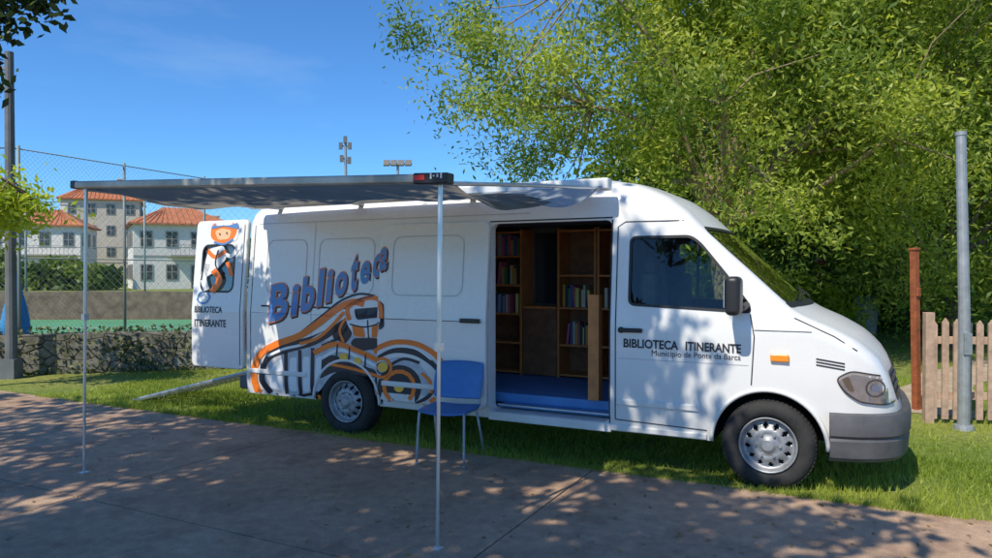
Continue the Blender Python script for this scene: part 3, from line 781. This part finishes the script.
for xx,hh in ((-1.62,.034),(-1.60,.01),(-1.575,.02),(-1.55,.034)): mb.box((xx,-2.174,2.205),(.010,.004,hh),0)
mb.obj('badge_letters',M_white2,aw)
def w2v(X,Y,Z): 
    r=Vector((X-VX,Y-VY)); return Vector((r.x*.891-r.y*.454, r.x*.454+r.y*.891, Z))
mb=MB()
pR0=w2v(-.345,4.20,.02); pR1=Vector((-1.60,-2.1,2.17)); pL0=w2v(-3.34,5.79,.02); pL1=Vector((-4.92,-2.1,2.31))
for a,b_ in ((pR0,pR1),(pL0,pL1)):
    m_=a.lerp(b_,.55); mb.tube([a,m_],.0115,10); mb.tube([m_,b_],.015,10)
    mb.box(a-Vector((0,0,.006)),(.06,.06,.014)); mb.box(m_,(.04,.04,.05))
mb.obj('support_legs',M_alu,aw,smooth=False)
mb=MB()
mb.tube([(-1.30,-.1,2.33),(-1.5,-1.1,2.26),(-1.58,-2.08,2.17)],.014,8); mb.tube([(-5.14,-.1,2.33),(-5.02,-1.1,2.31),(-4.98,-2.08,2.31)],.014,8); mb.obj('rafters',M_alu,aw)

# ------------------------------------------------------------------ chair
ch=empty('blue_chair',(-.40,6.2,.012),R(-18.6))
def sheet(name,fn,nu,nv,m,par,th):
    V=[];F=[]
    for i in range(nu+1):
        for j in range(nv+1): V.append(fn(i/nu*2-1,j/nv*2-1))
    for i in range(nu):
        for j in range(nv): a=i*(nv+1)+j; F.append((a,a+1,a+nv+2,a+nv+1))
    o=mesh_obj(name,V,F,m,par,True); s_=o.modifiers.new('s','SOLIDIFY'); s_.thickness=th; s_.offset=0
    bv=o.modifiers.new('b','SUBSURF'); bv.levels=1; bv.render_levels=1; return o
def sq(a,b): return (a*math.sqrt(1-.14*b*b*a*a),b*math.sqrt(1-.14*a*a*b*b))
def fs(a,b):
    a,b=sq(a,b); return (.235*a,.215*b,.455-.018*(1-a*a)+(.03*max(0,b-.6))-.05*max(0,-b-.75))
def fb(a,b):
    a,b=sq(a,b); z=.665+.165*b; return (.235*a,.245+.05*b-.045*a*a,z)
sheet('seat',fs,14,12,M_chair,ch,.014); sheet('backrest',fb,14,10,M_chair,ch,.014)
mb=MB()
for s_ in (-1,1):
    mb.tube(smooth_pts([(s_*.215,-.22,0),(s_*.205,-.19,.41),(s_*.195,-.15,.435),(s_*.195,.15,.435),(s_*.205,.19,.50),(s_*.195,.24,.72)],4),.0115,8)
    mb.tube([(s_*.20,.12,.43),(s_*.225,.26,0)],.0115,8)
    mb.tube([(s_*.215,-.22,0),(s_*.215,-.22,.02)],.015,8); mb.tube([(s_*.225,.26,0),(s_*.225,.26,.02)],.015,8)
mb.tube([(-.195,-.1,.43),(.195,-.1,.43)],.01,8); mb.tube([(-.195,.12,.43),(.195,.12,.43)],.01,8)
mb.obj('metal_frame',M_steel,ch,smooth=True)

# ------------------------------------------------------------------ ground
gm=bpy.data.materials.new('lawn'); gm.use_nodes=True; nt=gm.node_tree; N=nt.nodes; L=nt.links; b=N['Principled BSDF']; b.inputs['Roughness'].default_value=.95
tc=N.new('ShaderNodeTexCoord')
def noise(sc,det=5,nd=N,lk=L,src=tc):
    n=nd.new('ShaderNodeTexNoise'); n.inputs['Scale'].default_value=sc; n.inputs['Detail'].default_value=det; lk.new(src.outputs['Object'],n.inputs['Vector']); return n
n1=noise(.6); n2=noise(14)
r1=N.new('ShaderNodeValToRGB'); r1.color_ramp.elements[0].position=.35;r1.color_ramp.elements[1].position=.7; r1.color_ramp.elements[0].color=(.17,.25,.03,1); r1.color_ramp.elements[1].color=(.34,.35,.08,1)
r2=N.new('ShaderNodeValToRGB'); r2.color_ramp.elements[0].position=.3;r2.color_ramp.elements[1].position=.75; r2.color_ramp.elements[0].color=(.55,.55,.55,1); r2.color_ramp.elements[1].color=(1.15,1.1,1,1)
mx=N.new('ShaderNodeMix'); mx.data_type='RGBA'; mx.blend_type='MULTIPLY'; mx.inputs[0].default_value=1
L.new(n1.outputs['Fac'],r1.inputs['Fac']);L.new(n2.outputs['Fac'],r2.inputs['Fac']);L.new(r1.outputs['Color'],mx.inputs[6]);L.new(r2.outputs['Color'],mx.inputs[7]);L.new(mx.outputs[2],b.inputs['Base Color'])
bp=N.new('ShaderNodeBump'); bp.inputs['Strength'].default_value=.8; bp.inputs['Distance'].default_value=.04; n3=noise(40); L.new(n3.outputs['Fac'],bp.inputs['Height']); L.new(bp.outputs['Normal'],b.inputs['Normal'])
G=800; mesh_obj('ground',[(-G,-G,0),(G,-G,0),(G,G,0),(-G,G,0)],[(0,1,2,3)],gm)
rng=np.random.default_rng(3)
XA=[];YA=[]
for n,x0,x1,y0,y1 in ((60000,-9,4.2,-.08,1.6),(26000,-10,-4.5,1.6,6),(24000,.9,4.5,.8,7)):
    XA.append(rng.uniform(x0,x1,n));YA.append(rng.uniform(y0,y1,n))
XA.append(rng.uniform(-9,4,9000)); YA.append(-.10-np.abs(rng.normal(size=9000))*.03)
X=np.concatenate(XA);Y=np.concatenate(YA)
wx=VX+.891*X+.454*Y; wy=VY-.454*X+.891*Y
PC=[(5.0,8.2),(5.9,9.6),(7.6,11.6),(10.5,13.6),(15,14.6)]   # dirt path centre line
def pdist(x,y):
    d=np.full(len(x),9e9)
    for i in range(len(PC)-1):
        a_=np.array(PC[i]);b_=np.array(PC[i+1]);ab=b_-a_; t=np.clip(((x-a_[0])*ab[0]+(y-a_[1])*ab[1])/ab.dot(ab),0,1)
        d=np.minimum(d,np.hypot(x-a_[0]-t*ab[0],y-a_[1]-t*ab[1]))
    return d
pat=np.sin(X*3.1+Y*2.3)+np.sin(X*7.7-Y*5.1)+rng.normal(size=len(X))*.8
k=(pat>-1.3)&(pdist(wx,wy)>.42); X=X[k];Y=Y[k];wx=wx[k];wy=wy[k]; n=len(X)
h=rng.uniform(.02,.065,n)*(1+.25*np.sin(X*1.7+Y)); h=np.where(Y<.05,h*1.1,h)
an=rng.uniform(0,6.28,n); wd=rng.uniform(.003,.006,n); lx=rng.normal(size=n)*.02; ly=rng.normal(size=n)*.02
a=np.stack([wx-np.cos(an)*wd,wy-np.sin(an)*wd,np.zeros(n)],1); b_=np.stack([wx+np.cos(an)*wd,wy+np.sin(an)*wd,np.zeros(n)],1); c=np.stack([wx+lx,wy+ly,h],1)
quads_mesh('grass',np.stack([a,b_,c],1).reshape(-1,3),M_grassb,None,np.clip(.5+.25*np.sin(X*1.3+Y*2)+rng.normal(size=n)*.2,0,1),3)
pp=smooth_pts([(a_,b__,0) for a_,b__ in PC],6); V=[];F=[]
for i,p in enumerate(pp):
    t=(pp[min(i+1,len(pp)-1)]-pp[max(i-1,0)]).normalized(); nn_=Vector((-t.y,t.x,0)); w_=.42+.06*math.sin(i*1.3); V+=[p+nn_*w_+Vector((0,0,.006)),p-nn_*w_+Vector((0,0,.006))]
for i in range(len(pp)-1): F.append((2*i,2*i+1,2*i+3,2*i+2))
mesh_obj('path',V,F,mat('dirt_path',(.40,.31,.22),rough=.95,var=.25,vscale=3,bump=.5,bscale=40))

# concrete paving slabs
cm=bpy.data.materials.new('paving_concrete'); cm.use_nodes=True; nt=cm.node_tree; N=nt.nodes; L=nt.links; b=N['Principled BSDF']; b.inputs['Roughness'].default_value=.85
tc=N.new('ShaderNodeTexCoord')
def nz_(sc,det,p0,p1,c0,c1):
    n=N.new('ShaderNodeTexNoise'); n.inputs['Scale'].default_value=sc; n.inputs['Detail'].default_value=det; n.inputs['Roughness'].default_value=.7; L.new(tc.outputs['Object'],n.inputs['Vector'])
    r=N.new('ShaderNodeValToRGB'); r.color_ramp.elements[0].position=p0; r.color_ramp.elements[1].position=p1; r.color_ramp.elements[0].color=(*c0,1); r.color_ramp.elements[1].color=(*c1,1)
    L.new(n.outputs['Fac'],r.inputs['Fac']); return n,r
def mul(a,b__):
    m=N.new('ShaderNodeMix'); m.data_type='RGBA'; m.blend_type='MULTIPLY'; m.inputs[0].default_value=1; L.new(a,m.inputs[6]); L.new(b__,m.inputs[7]); return m.outputs[2]
_,ra=nz_(.9,6,.3,.72,(.45,.29,.19),(.62,.44,.30)); _,rb=nz_(9,6,.3,.7,(.72,.72,.74),(1.1,1.08,1.05)); nn,rc=nz_(140,3,.35,.62,(.55,.55,.56),(1.1,1.1,1.1))
_,rd=nz_(2.6,8,.52,.60,(1,1,1),(.80,.78,.78))
L.new(mul(mul(mul(ra.outputs['Color'],rb.outputs['Color']),rc.outputs['Color']),rd.outputs['Color']),b.inputs['Base Color'])
bp=N.new('ShaderNodeBump'); bp.inputs['Strength'].default_value=.5; bp.inputs['Distance'].default_value=.006; L.new(nn.outputs['Fac'],bp.inputs['Height']); L.new(bp.outputs['Normal'],b.inputs['Normal'])
mb=MB()
ye=[-.09,-2.5,-5.0,-7.5,-10,-12.5]; xe=[-1.34+3.1*i for i in range(-9,7)]
for i in range(len(xe)-1):
    for j in range(len(ye)-1):
        g=.006
        mb.box(((xe[i]+xe[i+1])/2,(ye[j]+ye[j+1])/2,-.02+random.uniform(-.001,.001)),(xe[i+1]-xe[i]-2*g,ye[j]-ye[j+1]-2*g,.07))
o=mb.obj('pavement',cm,None,bevel=.005); o.location=(VX,VY,0); o.rotation_euler=(0,0,RZ)
mesh_obj('joint_bed',[v2w(-28,-12.4,.003),v2w(19,-12.4,.003),v2w(19,-.12,.003),v2w(-28,-.12,.003)],[(0,1,2,3)],mat('dark_joint_soil',(.06,.05,.04),rough=1))
n=650; X=rng.uniform(-7,2.5,n); Y=-.1-np.abs(rng.normal(size=n))*1.6
C=np.stack([VX+.891*X+.454*Y, VY-.454*X+.891*Y, np.full(n,.022)],1)
leaves('fallen_leaves',C,.020,.009,leaf_mat('dry_leaf',(.16,.10,.03),(.4,.3,.1),.2),rng.uniform(0,1,n),rng,up=9,droop=0)

# ------------------------------------------------------------------ trees
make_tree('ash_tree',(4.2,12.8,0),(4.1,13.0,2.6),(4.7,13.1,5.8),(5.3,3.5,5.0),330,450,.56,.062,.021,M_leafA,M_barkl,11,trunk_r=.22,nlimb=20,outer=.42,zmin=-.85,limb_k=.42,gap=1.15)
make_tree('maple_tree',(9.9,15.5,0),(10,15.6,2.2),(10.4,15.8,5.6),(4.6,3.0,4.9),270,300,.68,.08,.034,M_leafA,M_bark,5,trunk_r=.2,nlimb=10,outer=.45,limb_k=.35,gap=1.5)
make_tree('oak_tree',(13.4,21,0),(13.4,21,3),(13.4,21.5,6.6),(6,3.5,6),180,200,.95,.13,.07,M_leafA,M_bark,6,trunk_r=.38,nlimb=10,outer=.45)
make_tree('plane_tree',(6,20,0),(6,20,3),(6.8,20,5.0),(5.0,2.5,4.6),150,210,.9,.12,.055,M_leafB,M_bark,8,trunk_r=.3,nlimb=8,outer=.45,limb_k=.35,gap=1.4)
TE=math.tan(R(ELEV))
def keep_shade(p):
    if p[2]<5.2: return False
    gx=p[0]+H.x*p[2]/TE; gy=p[1]+H.y*p[2]/TE
    q=w2v(gx,gy,0)
    if q.x>.75: return False
    return q.y<(1.5 if q.x>-3.8 else .1)
make_tree('shade_tree',(-6.2,-3.2,0),(-5.9,-2.2,4.0),(-5.1,.5,7.0),(5.7,5.6,1.8),200,185,.42,.085,.055,M_leafC,M_bark,22,trunk_r=.3,nlimb=22,outer=.6,keep=keep_shade,limb_k=.35)
rng=np.random.default_rng(77)
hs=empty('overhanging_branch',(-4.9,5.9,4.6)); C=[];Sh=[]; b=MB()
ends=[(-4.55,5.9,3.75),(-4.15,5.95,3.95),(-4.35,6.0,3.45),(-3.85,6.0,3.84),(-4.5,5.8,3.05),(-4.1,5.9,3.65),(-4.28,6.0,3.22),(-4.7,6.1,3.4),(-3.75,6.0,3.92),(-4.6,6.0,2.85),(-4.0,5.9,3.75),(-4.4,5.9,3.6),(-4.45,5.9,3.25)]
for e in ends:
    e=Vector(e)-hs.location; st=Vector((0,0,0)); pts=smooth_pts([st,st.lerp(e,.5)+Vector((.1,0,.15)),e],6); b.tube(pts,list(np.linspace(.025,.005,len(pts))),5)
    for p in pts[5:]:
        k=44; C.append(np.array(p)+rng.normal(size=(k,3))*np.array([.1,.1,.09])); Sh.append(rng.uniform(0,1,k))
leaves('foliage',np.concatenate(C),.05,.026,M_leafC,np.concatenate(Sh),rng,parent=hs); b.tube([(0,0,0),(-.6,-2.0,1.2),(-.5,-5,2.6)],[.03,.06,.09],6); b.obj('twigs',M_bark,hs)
make_tree('young_tree',(-7.9,9.4,0),(-7.8,9.4,1.7),(-6.9,9.6,2.5),(.85,.6,.45),50,90,.24,.05,.022,M_leafD,M_bark,31,trunk_r=.06,nlimb=8)

def bush(name,c,rad,n,L_,W_,m,seed):
    rg=np.random.default_rng(seed); d=nrm(rg.normal(size=(n,3))); d[:,2]=np.abs(d[:,2]); r=rg.uniform(.55,1.05,(n,1))*(1+.18*np.sin(d[:,:1]*9+d[:,1:2]*7))
    C=d*r*np.array(rad); e=empty(name,c)
    sh=np.clip(.3+.5*np.sin(C[:,0]*5/rad[0]+C[:,2]*7/rad[2])*.5+rg.normal(size=n)*.2,0,1)
    leaves('foliage',C,L_,W_,m,sh,rg,parent=e)
    b=MB()
    for i in range(6):
        a=rg.uniform(0,6.28); b.tube([(0,0,0),(rad[0]*.4*math.cos(a),rad[1]*.4*math.sin(a),rad[2]*.6)],[.03,.01],5)
    b.obj('stems',M_bark,e)
bush('shrub',(7.4,16.5,0),(1.0,.9,1.5),3500,.09,.03,M_leafD,1)
bush('shrub',(9.8,19.8,0),(1.4,1.0,1.6),4200,.09,.045,M_leafB,2)
bush('shrub',(15.2,18,0),(2.2,1.2,2.3),5000,.1,.05,M_leafA,4)
bush('shrub',(5.4,17,0),(1.6,1.0,2.2),4200,.1,.05,M_leafA,9)
def mass(name,x0,x1,y0,y1,zh,n,L_,m,seed,zb=0):
    rg=np.random.default_rng(seed); X=rg.uniform(x0,x1,n); Y=rg.uniform(y0,y1,n)
    top=zh*(.72+.16*np.sin(X*.35+seed)+.12*np.sin(X*.9+2*seed)+.07*np.sin(X*2.3))
    Z=zb+top*rg.uniform(0,1,n)**.7
    leaves(name,np.stack([X,Y,Z],1),L_,L_*.6,m,np.clip(.45+.4*np.sin(X*1.1+Z*1.6)+rg.normal(size=n)*.15,0,1),rg)
mass('distant_trees',-75,-5,98,108,8.5,14000,.6,M_leafB,3)
mass('distant_trees',-46,-33,60,64,3.8,6000,.3,M_leafB,5)
mass('distant_trees',2,75,46,54,9,17000,.5,M_leafB,4)
mass('hedge',-2,30,25.5,27.5,3.0,20000,.15,M_leafB,6)
hv=[];hf=[]
for i in range(41):
    x=-400+20*i; z=10+5*math.sin(i*.6)+3*math.sin(i*1.7); hv+=[(x,260,-1),(x,330,z)]
for i in range(40): hf.append((2*i,2*i+2,2*i+3,2*i+1))
mesh_obj('hills',hv,hf,mat('hill_green',(.06,.09,.05),rough=1,var=.4,vscale=.05))

# ------------------------------------------------------------------ left background
sm=bpy.data.materials.new('stone_wall'); sm.use_nodes=True; nt=sm.node_tree; N=nt.nodes; L=nt.links; b=N['Principled BSDF']; b.inputs['Roughness'].default_value=.9
tc=N.new('ShaderNodeTexCoord'); mp=N.new('ShaderNodeMapping'); mp.inputs['Scale'].default_value=(1,1,1.7); L.new(tc.outputs['Object'],mp.inputs[0])
vo=N.new('ShaderNodeTexVoronoi'); vo.inputs['Scale'].default_value=3.6; L.new(mp.outputs[0],vo.inputs['Vector']); vd=N.new('ShaderNodeTexVoronoi'); vd.feature='DISTANCE_TO_EDGE'; vd.inputs['Scale'].default_value=3.6; L.new(mp.outputs[0],vd.inputs['Vector'])
r=N.new('ShaderNodeValToRGB'); r.color_ramp.elements[0].color=(.14,.125,.10,1); r.color_ramp.elements[1].color=(.30,.28,.24,1); L.new(vo.outputs['Color'],r.inputs['Fac'])
r2=N.new('ShaderNodeValToRGB'); r2.color_ramp.elements[0].color=(.3,.3,.3,1); r2.color_ramp.elements[1].position=.05; L.new(vd.outputs['Distance'],r2.inputs['Fac'])
nm=N.new('ShaderNodeTexNoise'); nm.inputs['Scale'].default_value=12; nm.inputs['Detail'].default_value=6; L.new(tc.outputs['Object'],nm.inputs['Vector']); r3=N.new('ShaderNodeValToRGB'); r3.color_ramp.elements[0].position=.35; r3.color_ramp.elements[0].color=(.55,.58,.5,1); r3.color_ramp.elements[1].position=.65; L.new(nm.outputs['Fac'],r3.inputs['Fac'])
mx=N.new('ShaderNodeMix'); mx.data_type='RGBA'; mx.blend_type='MULTIPLY'; mx.inputs[0].default_value=1; L.new(r.outputs['Color'],mx.inputs[6]); L.new(r2.outputs['Color'],mx.inputs[7])
mx2=N.new('ShaderNodeMix'); mx2.data_type='RGBA'; mx2.blend_type='MULTIPLY'; mx2.inputs[0].default_value=1; L.new(mx.outputs[2],mx2.inputs[6]); L.new(r3.outputs['Color'],mx2.inputs[7]); L.new(mx2.outputs[2],b.inputs['Base Color'])
bp=N.new('ShaderNodeBump'); bp.inputs['Distance'].default_value=.03; L.new(r2.outputs['Color'],bp.inputs['Height']); L.new(bp.outputs['Normal'],b.inputs['Normal'])
def walls(name,a,b_,h,th,m,rough=.02):
    a=Vector((*a,0));b_=Vector((*b_,0)); d=b_-a; n_=int(d.length/.35)+1; t=d.normalized(); nn_=Vector((-t.y,t.x,0)); V=[];F=[]
    for i in range(n_+1):
        p=a+d*i/n_; hh=h+random.uniform(-rough,rough)
        for q,z in ((-th/2,-.05),(-th/2,hh),(th/2,hh),(th/2,-.05)): V.append(p+nn_*(q+random.uniform(-rough,rough)*.5)+Vector((0,0,z)))
    for i in range(n_):
        for j in range(3): F.append((i*4+j,(i+1)*4+j,(i+1)*4+j+1,i*4+j+1))
    F.append((0,1,2,3)); F.append(tuple(n_*4+k for k in (3,2,1,0)))
    return mesh_obj(name,V,F,m)
walls('low_stone_wall',(-16,9.4),(1.0,13.65),.62,.4,sm)
rg=np.random.default_rng(5); n=15000; t=rg.uniform(0,1,n); X=-16+17*t; Y=9.4+4.25*t
zz=rg.uniform(0,.74,n); dens=.3+.45*np.maximum(0,np.sin(X*1.9))*(1+np.sin(X*5.3+zz*6)); k=(rg.uniform(0,1,n)<dens*.7)|((zz>.62)&(rg.uniform(0,1,n)<.6))|((zz<.07)&(rg.uniform(0,1,n)<.8))
leaves('ivy',np.stack([X+rg.normal(size=n)*.03,Y-.22+rg.normal(size=n)*.05+np.where(zz>.62,rg.uniform(0,.42,n),0),zz],1)[k],.035,.025,leaf_mat('ivy_leaf',(.04,.065,.02),(.17,.19,.06),.2),rg.uniform(0,1,n)[k],rg)
mesh_obj('sports_court',[(-40,13.0,.008),(-1,14.8,.008),(-1,24.5,.008),(-40,23.5,.008)],[(0,1,2,3)],mat('court_green',(.09,.28,.14),rough=.8,var=.15,vscale=.5))
mesh_obj('court_marking',[(-40,20.0,.013),(-1,20.9,.013),(-1,20.98,.013),(-40,20.08,.013)],[(0,1,2,3)],M_wht_v)
walls('court_wall',(-40,23.8),(0,24.8),.95,.3,mat('brown_block_wall',(.15,.115,.085),rough=.9,var=.4,vscale=3.5,bump=.4,bscale=8))
def chainlink(name,a,b_,z0,z1,sp,wr,post_sp,pr,m):
    a=Vector((*a,0));b_=Vector((*b_,0)); Ld=(b_-a).length; t=(b_-a).normalized(); e=empty(name,a); H_=z1-z0
    q=MB(); s0=-H_
    while s0<Ld:
        for sg in (1,-1):
            u0=s0; zz0,zz1=(z0,z1) if sg==1 else (z1,z0)
            f0=max(0,-u0/H_); f1=min(1,(Ld-u0)/H_)
            if f1<=f0: continue
            P0=t*(u0+H_*f0)+Vector((0,0,zz0+(zz1-zz0)*f0)); P1=t*(u0+H_*f1)+Vector((0,0,zz0+(zz1-zz0)*f1))
            q.tube([P0,P1],wr,3,cap=False)
        s0+=sp
    q.obj('mesh',m,e)
    q=MB(); s0=0
    while s0<=Ld+.01: q.tube([t*s0,t*s0+Vector((0,0,z1+.05))],pr,8); s0+=post_sp
    for z in (z1,(z0+z1)/2): q.tube([Vector((0,0,z)),t*Ld+Vector((0,0,z))],pr*.4,6)
    q.obj('posts_and_rails',m,e,smooth=True)
M_fence=mat('green_grey_wire',(.22,.27,.27),rough=.6,metal=.3)
chainlink('court_fence',(-16.5,9.35),(-7.72,11.55),.6,3.62,.085,.0012,2.9,.026,M_fence)
chainlink('court_fence',(-7.70,11.57),(-2.9,23.6),.1,3.62,.085,.0013,2.0,.026,M_fence)
chainlink('court_fence',(-40,23.8),(-3,24.72),.9,4.0,.25,.0035,4.0,.035,M_fence)
mb=MB(); mb.tube([(0,0,0),(0,0,5.0)],[.085,.062],12); mb.tube([(0,0,4.7),(-.5,0,4.95)],.025); mb.box((0,0,.15),(.22,.22,.3)); o=mb.obj('lighting_column',mat('dark_grey_pole',(.13,.14,.15),rough=.6,var=.2),None,smooth=False); o.location=(-7.45,11.0,0)
fp=empty('folded_parasol',(-8.25,12.3,0)); mb=MB(); V=[];F=[]; seg=28
prof=[(.02,1.62),(.06,1.52),(.085,1.40),(.10,1.25),(.11,1.2),(.15,1.0),(.18,.8),(.20,.55),(.17,.50)]
for i,(r_,z) in enumerate(prof):
    for k in range(seg): a=2*math.pi*k/seg; rr=r_*(1+.22*math.sin(a*7+i*.3)); V.append((rr*math.cos(a),rr*math.sin(a),z))
for i in range(len(prof)-1):
    for k in range(seg): k2=(k+1)%seg; F.append((i*seg+k,i*seg+k2,(i+1)*seg+k2,(i+1)*seg+k))
mesh_obj('canopy',V,F,mat('blue_canvas',(.04,.27,.60),rough=.8,var=.15),fp,True); mb.tube([(0,0,0),(0,0,1.68)],.02); mb.lathe([(.0,.08),(.25,.06),(.27,0)],(0,0,0),'z',24); mb.obj('pole_and_base',M_steel,fp)

# houses
M_wallw=mat('white_render',(.74,.71,.66),rough=.9,var=.06,vscale=.6); M_wallc=mat('cream_render',(.60,.53,.43),rough=.9,var=.08,vscale=.6)
M_tile=mat('terracotta_tiles',(.46,.16,.07),rough=.85,var=.25,vscale=1.8,bump=.6,bscale=6,dist=.1); M_pane=mat('window_pane',(.05,.06,.07),rough=.15); M_frame=mat('stone_frame',(.36,.34,.31),rough=.8)
def house(name,cx,cy,w_,d_,h_,rh,rz,floors,cols,wm,hip=.6,balc=False):
    e=empty(name,(cx,cy,0),rz); mb=MB(); mb.box((0,0,h_/2),(w_,d_,h_)); mb.obj('walls',wm,e)
    o=.45; V=[(-w_/2-o,-d_/2-o,h_),(w_/2+o,-d_/2-o,h_),(w_/2+o,d_/2+o,h_),(-w_/2-o,d_/2+o,h_),(-w_/2*(1-hip),0,h_+rh),(w_/2*(1-hip),0,h_+rh)]
    V+= [(x,y,z-.15) for x,y,z in V[:4]]
    mesh_obj('roof',V,[(0,1,5,4),(2,3,4,5),(1,2,5),(3,0,4),(0,6,7,1),(1,7,8,2),(2,8,9,3),(3,9,6,0),(6,9,8,7)],M_tile,e)
    r_=MB()   # rows of roof tiles as ridges on the front slope
    for i in range(int(w_/.5)):
        x=-w_/2+.25+i*.5; x2=max(-w_/2*(1-hip),min(w_/2*(1-hip),x)); r_.tube([(x,-d_/2-o+.02,h_+.03),(x2,-.05,h_+rh+.02)],.06,5)
    r_.obj('tile_ridges',M_tile,e)
    f=MB();p=MB(); fh=h_/floors
    for i in range(floors):
        z=fh*i+fh*.52
        for side in (0,1,2):
            L__=w_ if side==0 else d_; nc=cols if side==0 else max(2,int(cols*d_/w_))
            for c in range(nc):
                u=-L__/2+L__*(c+.5)/nc
                hh=fh*.42; ww=min(.9,L__/nc*.4)
                if i==0 and c==nc//2 and side==0: zz=fh*.36; hh=fh*.7
                else: zz=z
                if side==0:
                    f.box((u,-d_/2-.02,zz),(ww+.2,.08,hh+.2)); p.box((u,-d_/2-.07,zz),(ww,.04,hh)); f.box((u,-d_/2-.10,zz),(.06,.03,hh)); f.box((u,-d_/2-.10,zz),(ww,.028,.05))
                else:
                    sx=1 if side==1 else -1
                    f.box((sx*(w_/2+.02),u,zz),(.08,ww+.2,hh+.2)); p.box((sx*(w_/2+.07),u,zz),(.04,ww,hh)); f.box((sx*(w_/2+.10),u,zz),(.03,.06,hh))
    f.box((0,-d_/2-.03,fh+.02),(w_+.06,.05,.12))
    f.obj('window_frames',M_frame,e); p.obj('windows_and_door',M_pane,e)
    if balc:
        q=MB(); zb=fh*(floors-1)+.05; q.box((w_*.15,-d_/2-.55,zb),(w_*.6,1.0,.14))
        for i in range(14): q.box((w_*.15-w_*.29+i*w_*.58/13,-d_/2-1.0,zb+.5),(.04,.04,.9))
        q.box((w_*.15,-d_/2-1.0,zb+.97),(w_*.6,.06,.05)); q.obj('balcony',M_frame,e)
    c=MB(); c.box((w_*.22,.4,h_+rh*.8),(.7,.6,rh*1.1)); c.box((w_*.22,.4,h_+rh*1.38),(.9,.8,.12)); c.obj('chimney',wm,e)
house('white_house',-50.5,80,9,8,6.6,1.9,R(18),2,4,M_wallw,.6,True)
house('cream_house',-53,97,9,9,11.0,2.3,R(24),4,4,M_wallc)
house('white_villa',-31.0,70,8.4,9,6.0,1.8,R(30),2,4,M_wallw,.7,True)
house('white_house',-66,92,11,9,9.5,2.4,R(15),3,4,M_wallw)
house('cream_house',-38,92,9,8,6.0,2.0,R(20),2,3,M_wallc)

M_lampm=mat('dark_lamp_metal',(.12,.12,.12))
def mast(name,x,y,h,kind):
    e=empty(name,(x,y,0)); m=MB(); m.tube([(0,0,0),(0,0,h)],[.14,.07],10); m.obj('column',M_steel,e)
    m=MB()
    if kind==0:
        for i,(dx,dz) in enumerate(((-.25,-.2),(.25,-.2),(-.2,-.9),(.22,-1.0),(0,.15))):
            m.box((dx,-.1,h+dz),(.18,.14,.38)); m.tube([(0,0,h+dz),(dx,-.1,h+dz)],.03,6)
    else:
        m.tube([(-.8,0,h),(.8,0,h)],.04,6)
        for dx in (-.6,-.2,.2,.6): m.box((dx,-.12,h+.05),(.34,.12,.34),0,Matrix.Rotation(R(-25),3,'X'))
    m.obj('lamp_heads',M_lampm,e)
mast('telecom_mast',(346-496)/716*40,40,8.8,0); mast('floodlight_mast',(398-496)/716*40,40,7.6,1)

# ------------------------------------------------------------------ right side furniture
mb=MB(); mb.tube([(0,0,0),(0,0,1.2),(-.05,0,3.05)],[.058,.055,.048],14); mb.lathe([(.0,.06),(.09,.05),(.1,0)],(0,0,0),'z',20); mb.tube([(-.05,0,3.05),(-.05,0,3.09)],.055,14); mb.box((0,-.06,.9),(.08,.02,.22))
o=mb.obj('street_lamp_post',M_steel,None); o.location=(4.86,7.43,0)
mb=MB(); mb.box((0,0,.95),(.075,.075,1.9)); mb.box((0,0,1.91),(.095,.095,.03)); mb.box((0,-.05,1.4),(.06,.02,.1)); o=mb.obj('rusty_post',M_rust,None,bevel=.006); o.location=(5.0,8.5,0); o.rotation_euler=(0,R(-1.6),R(20))
pf=empty('picket_fence',(4.72,7.75,0),R(-8)); mb=MB()
for i in range(30):
    x=.02+i*.115; h_=1.13+random.uniform(-.02,.02); w_=.033
    V=[(x-w_,-.01,.05),(x+w_,-.01,.05),(x+w_,-.01,h_-.05),(x,-.01,h_),(x-w_,-.01,h_-.05)]; V=V+[(a,.012,c) for a,_,c in V]
    mb.add(V,[(0,1,2,3,4),(9,8,7,6,5)]+[(k,(k+1)%5,(k+1)%5+5,k+5) for k in range(5)])
mb.obj('pickets',M_picket,pf)
mb=MB(); mb.box((1.7,.035,.30),(3.5,.04,.08)); mb.box((1.7,.035,.90),(3.5,.04,.08)); mb.box((-.02,.03,.6),(.09,.09,1.2)); mb.box((1.7,.08,.6),(.09,.09,1.15)); mb.obj('rails_and_posts',M_picket,pf,bevel=.004)
e=empty('red_shed',(12.4,23.2,0),R(10)); mb=MB(); mb.box((0,0,1.0),(3.0,2.2,2.0)); mb.obj('walls',mat('dark_red_boards',(.30,.045,.04),rough=.8,var=.25,vscale=6),e)
V=[(-1.7,-1.3,1.98),(1.7,-1.3,1.98),(1.7,1.3,1.98),(-1.7,1.3,1.98),(-1.7,0,2.6),(1.7,0,2.6)]; mesh_obj('roof',V,[(0,1,5,4),(2,3,4,5),(1,2,5),(3,0,4),(0,3,2,1)],M_tile,e)
mb=MB(); mb.box((-.3,-1.13,.9),(.8,.06,1.8)); mb.box((.8,-1.13,1.25),(.6,.06,.6)); mb.obj('door_and_window',M_pane,e)
e=empty('litter_bin',(9.3,18,0)); mb=MB(); mb.lathe([(0,.05),(.24,.05),(.28,.8),(.30,.82),(.30,.9),(.2,1.0),(0,1.02)],(0,0,0),'z',24); mb.obj('bin_body',M_steel,e); mb=MB(); mb.box((0,-.25,.92),(.3,.06,.07)); mb.tube([(.33,0,0),(.33,0,1.1)],.02); mb.obj('slot_and_bracket',M_black,e)
print('done')
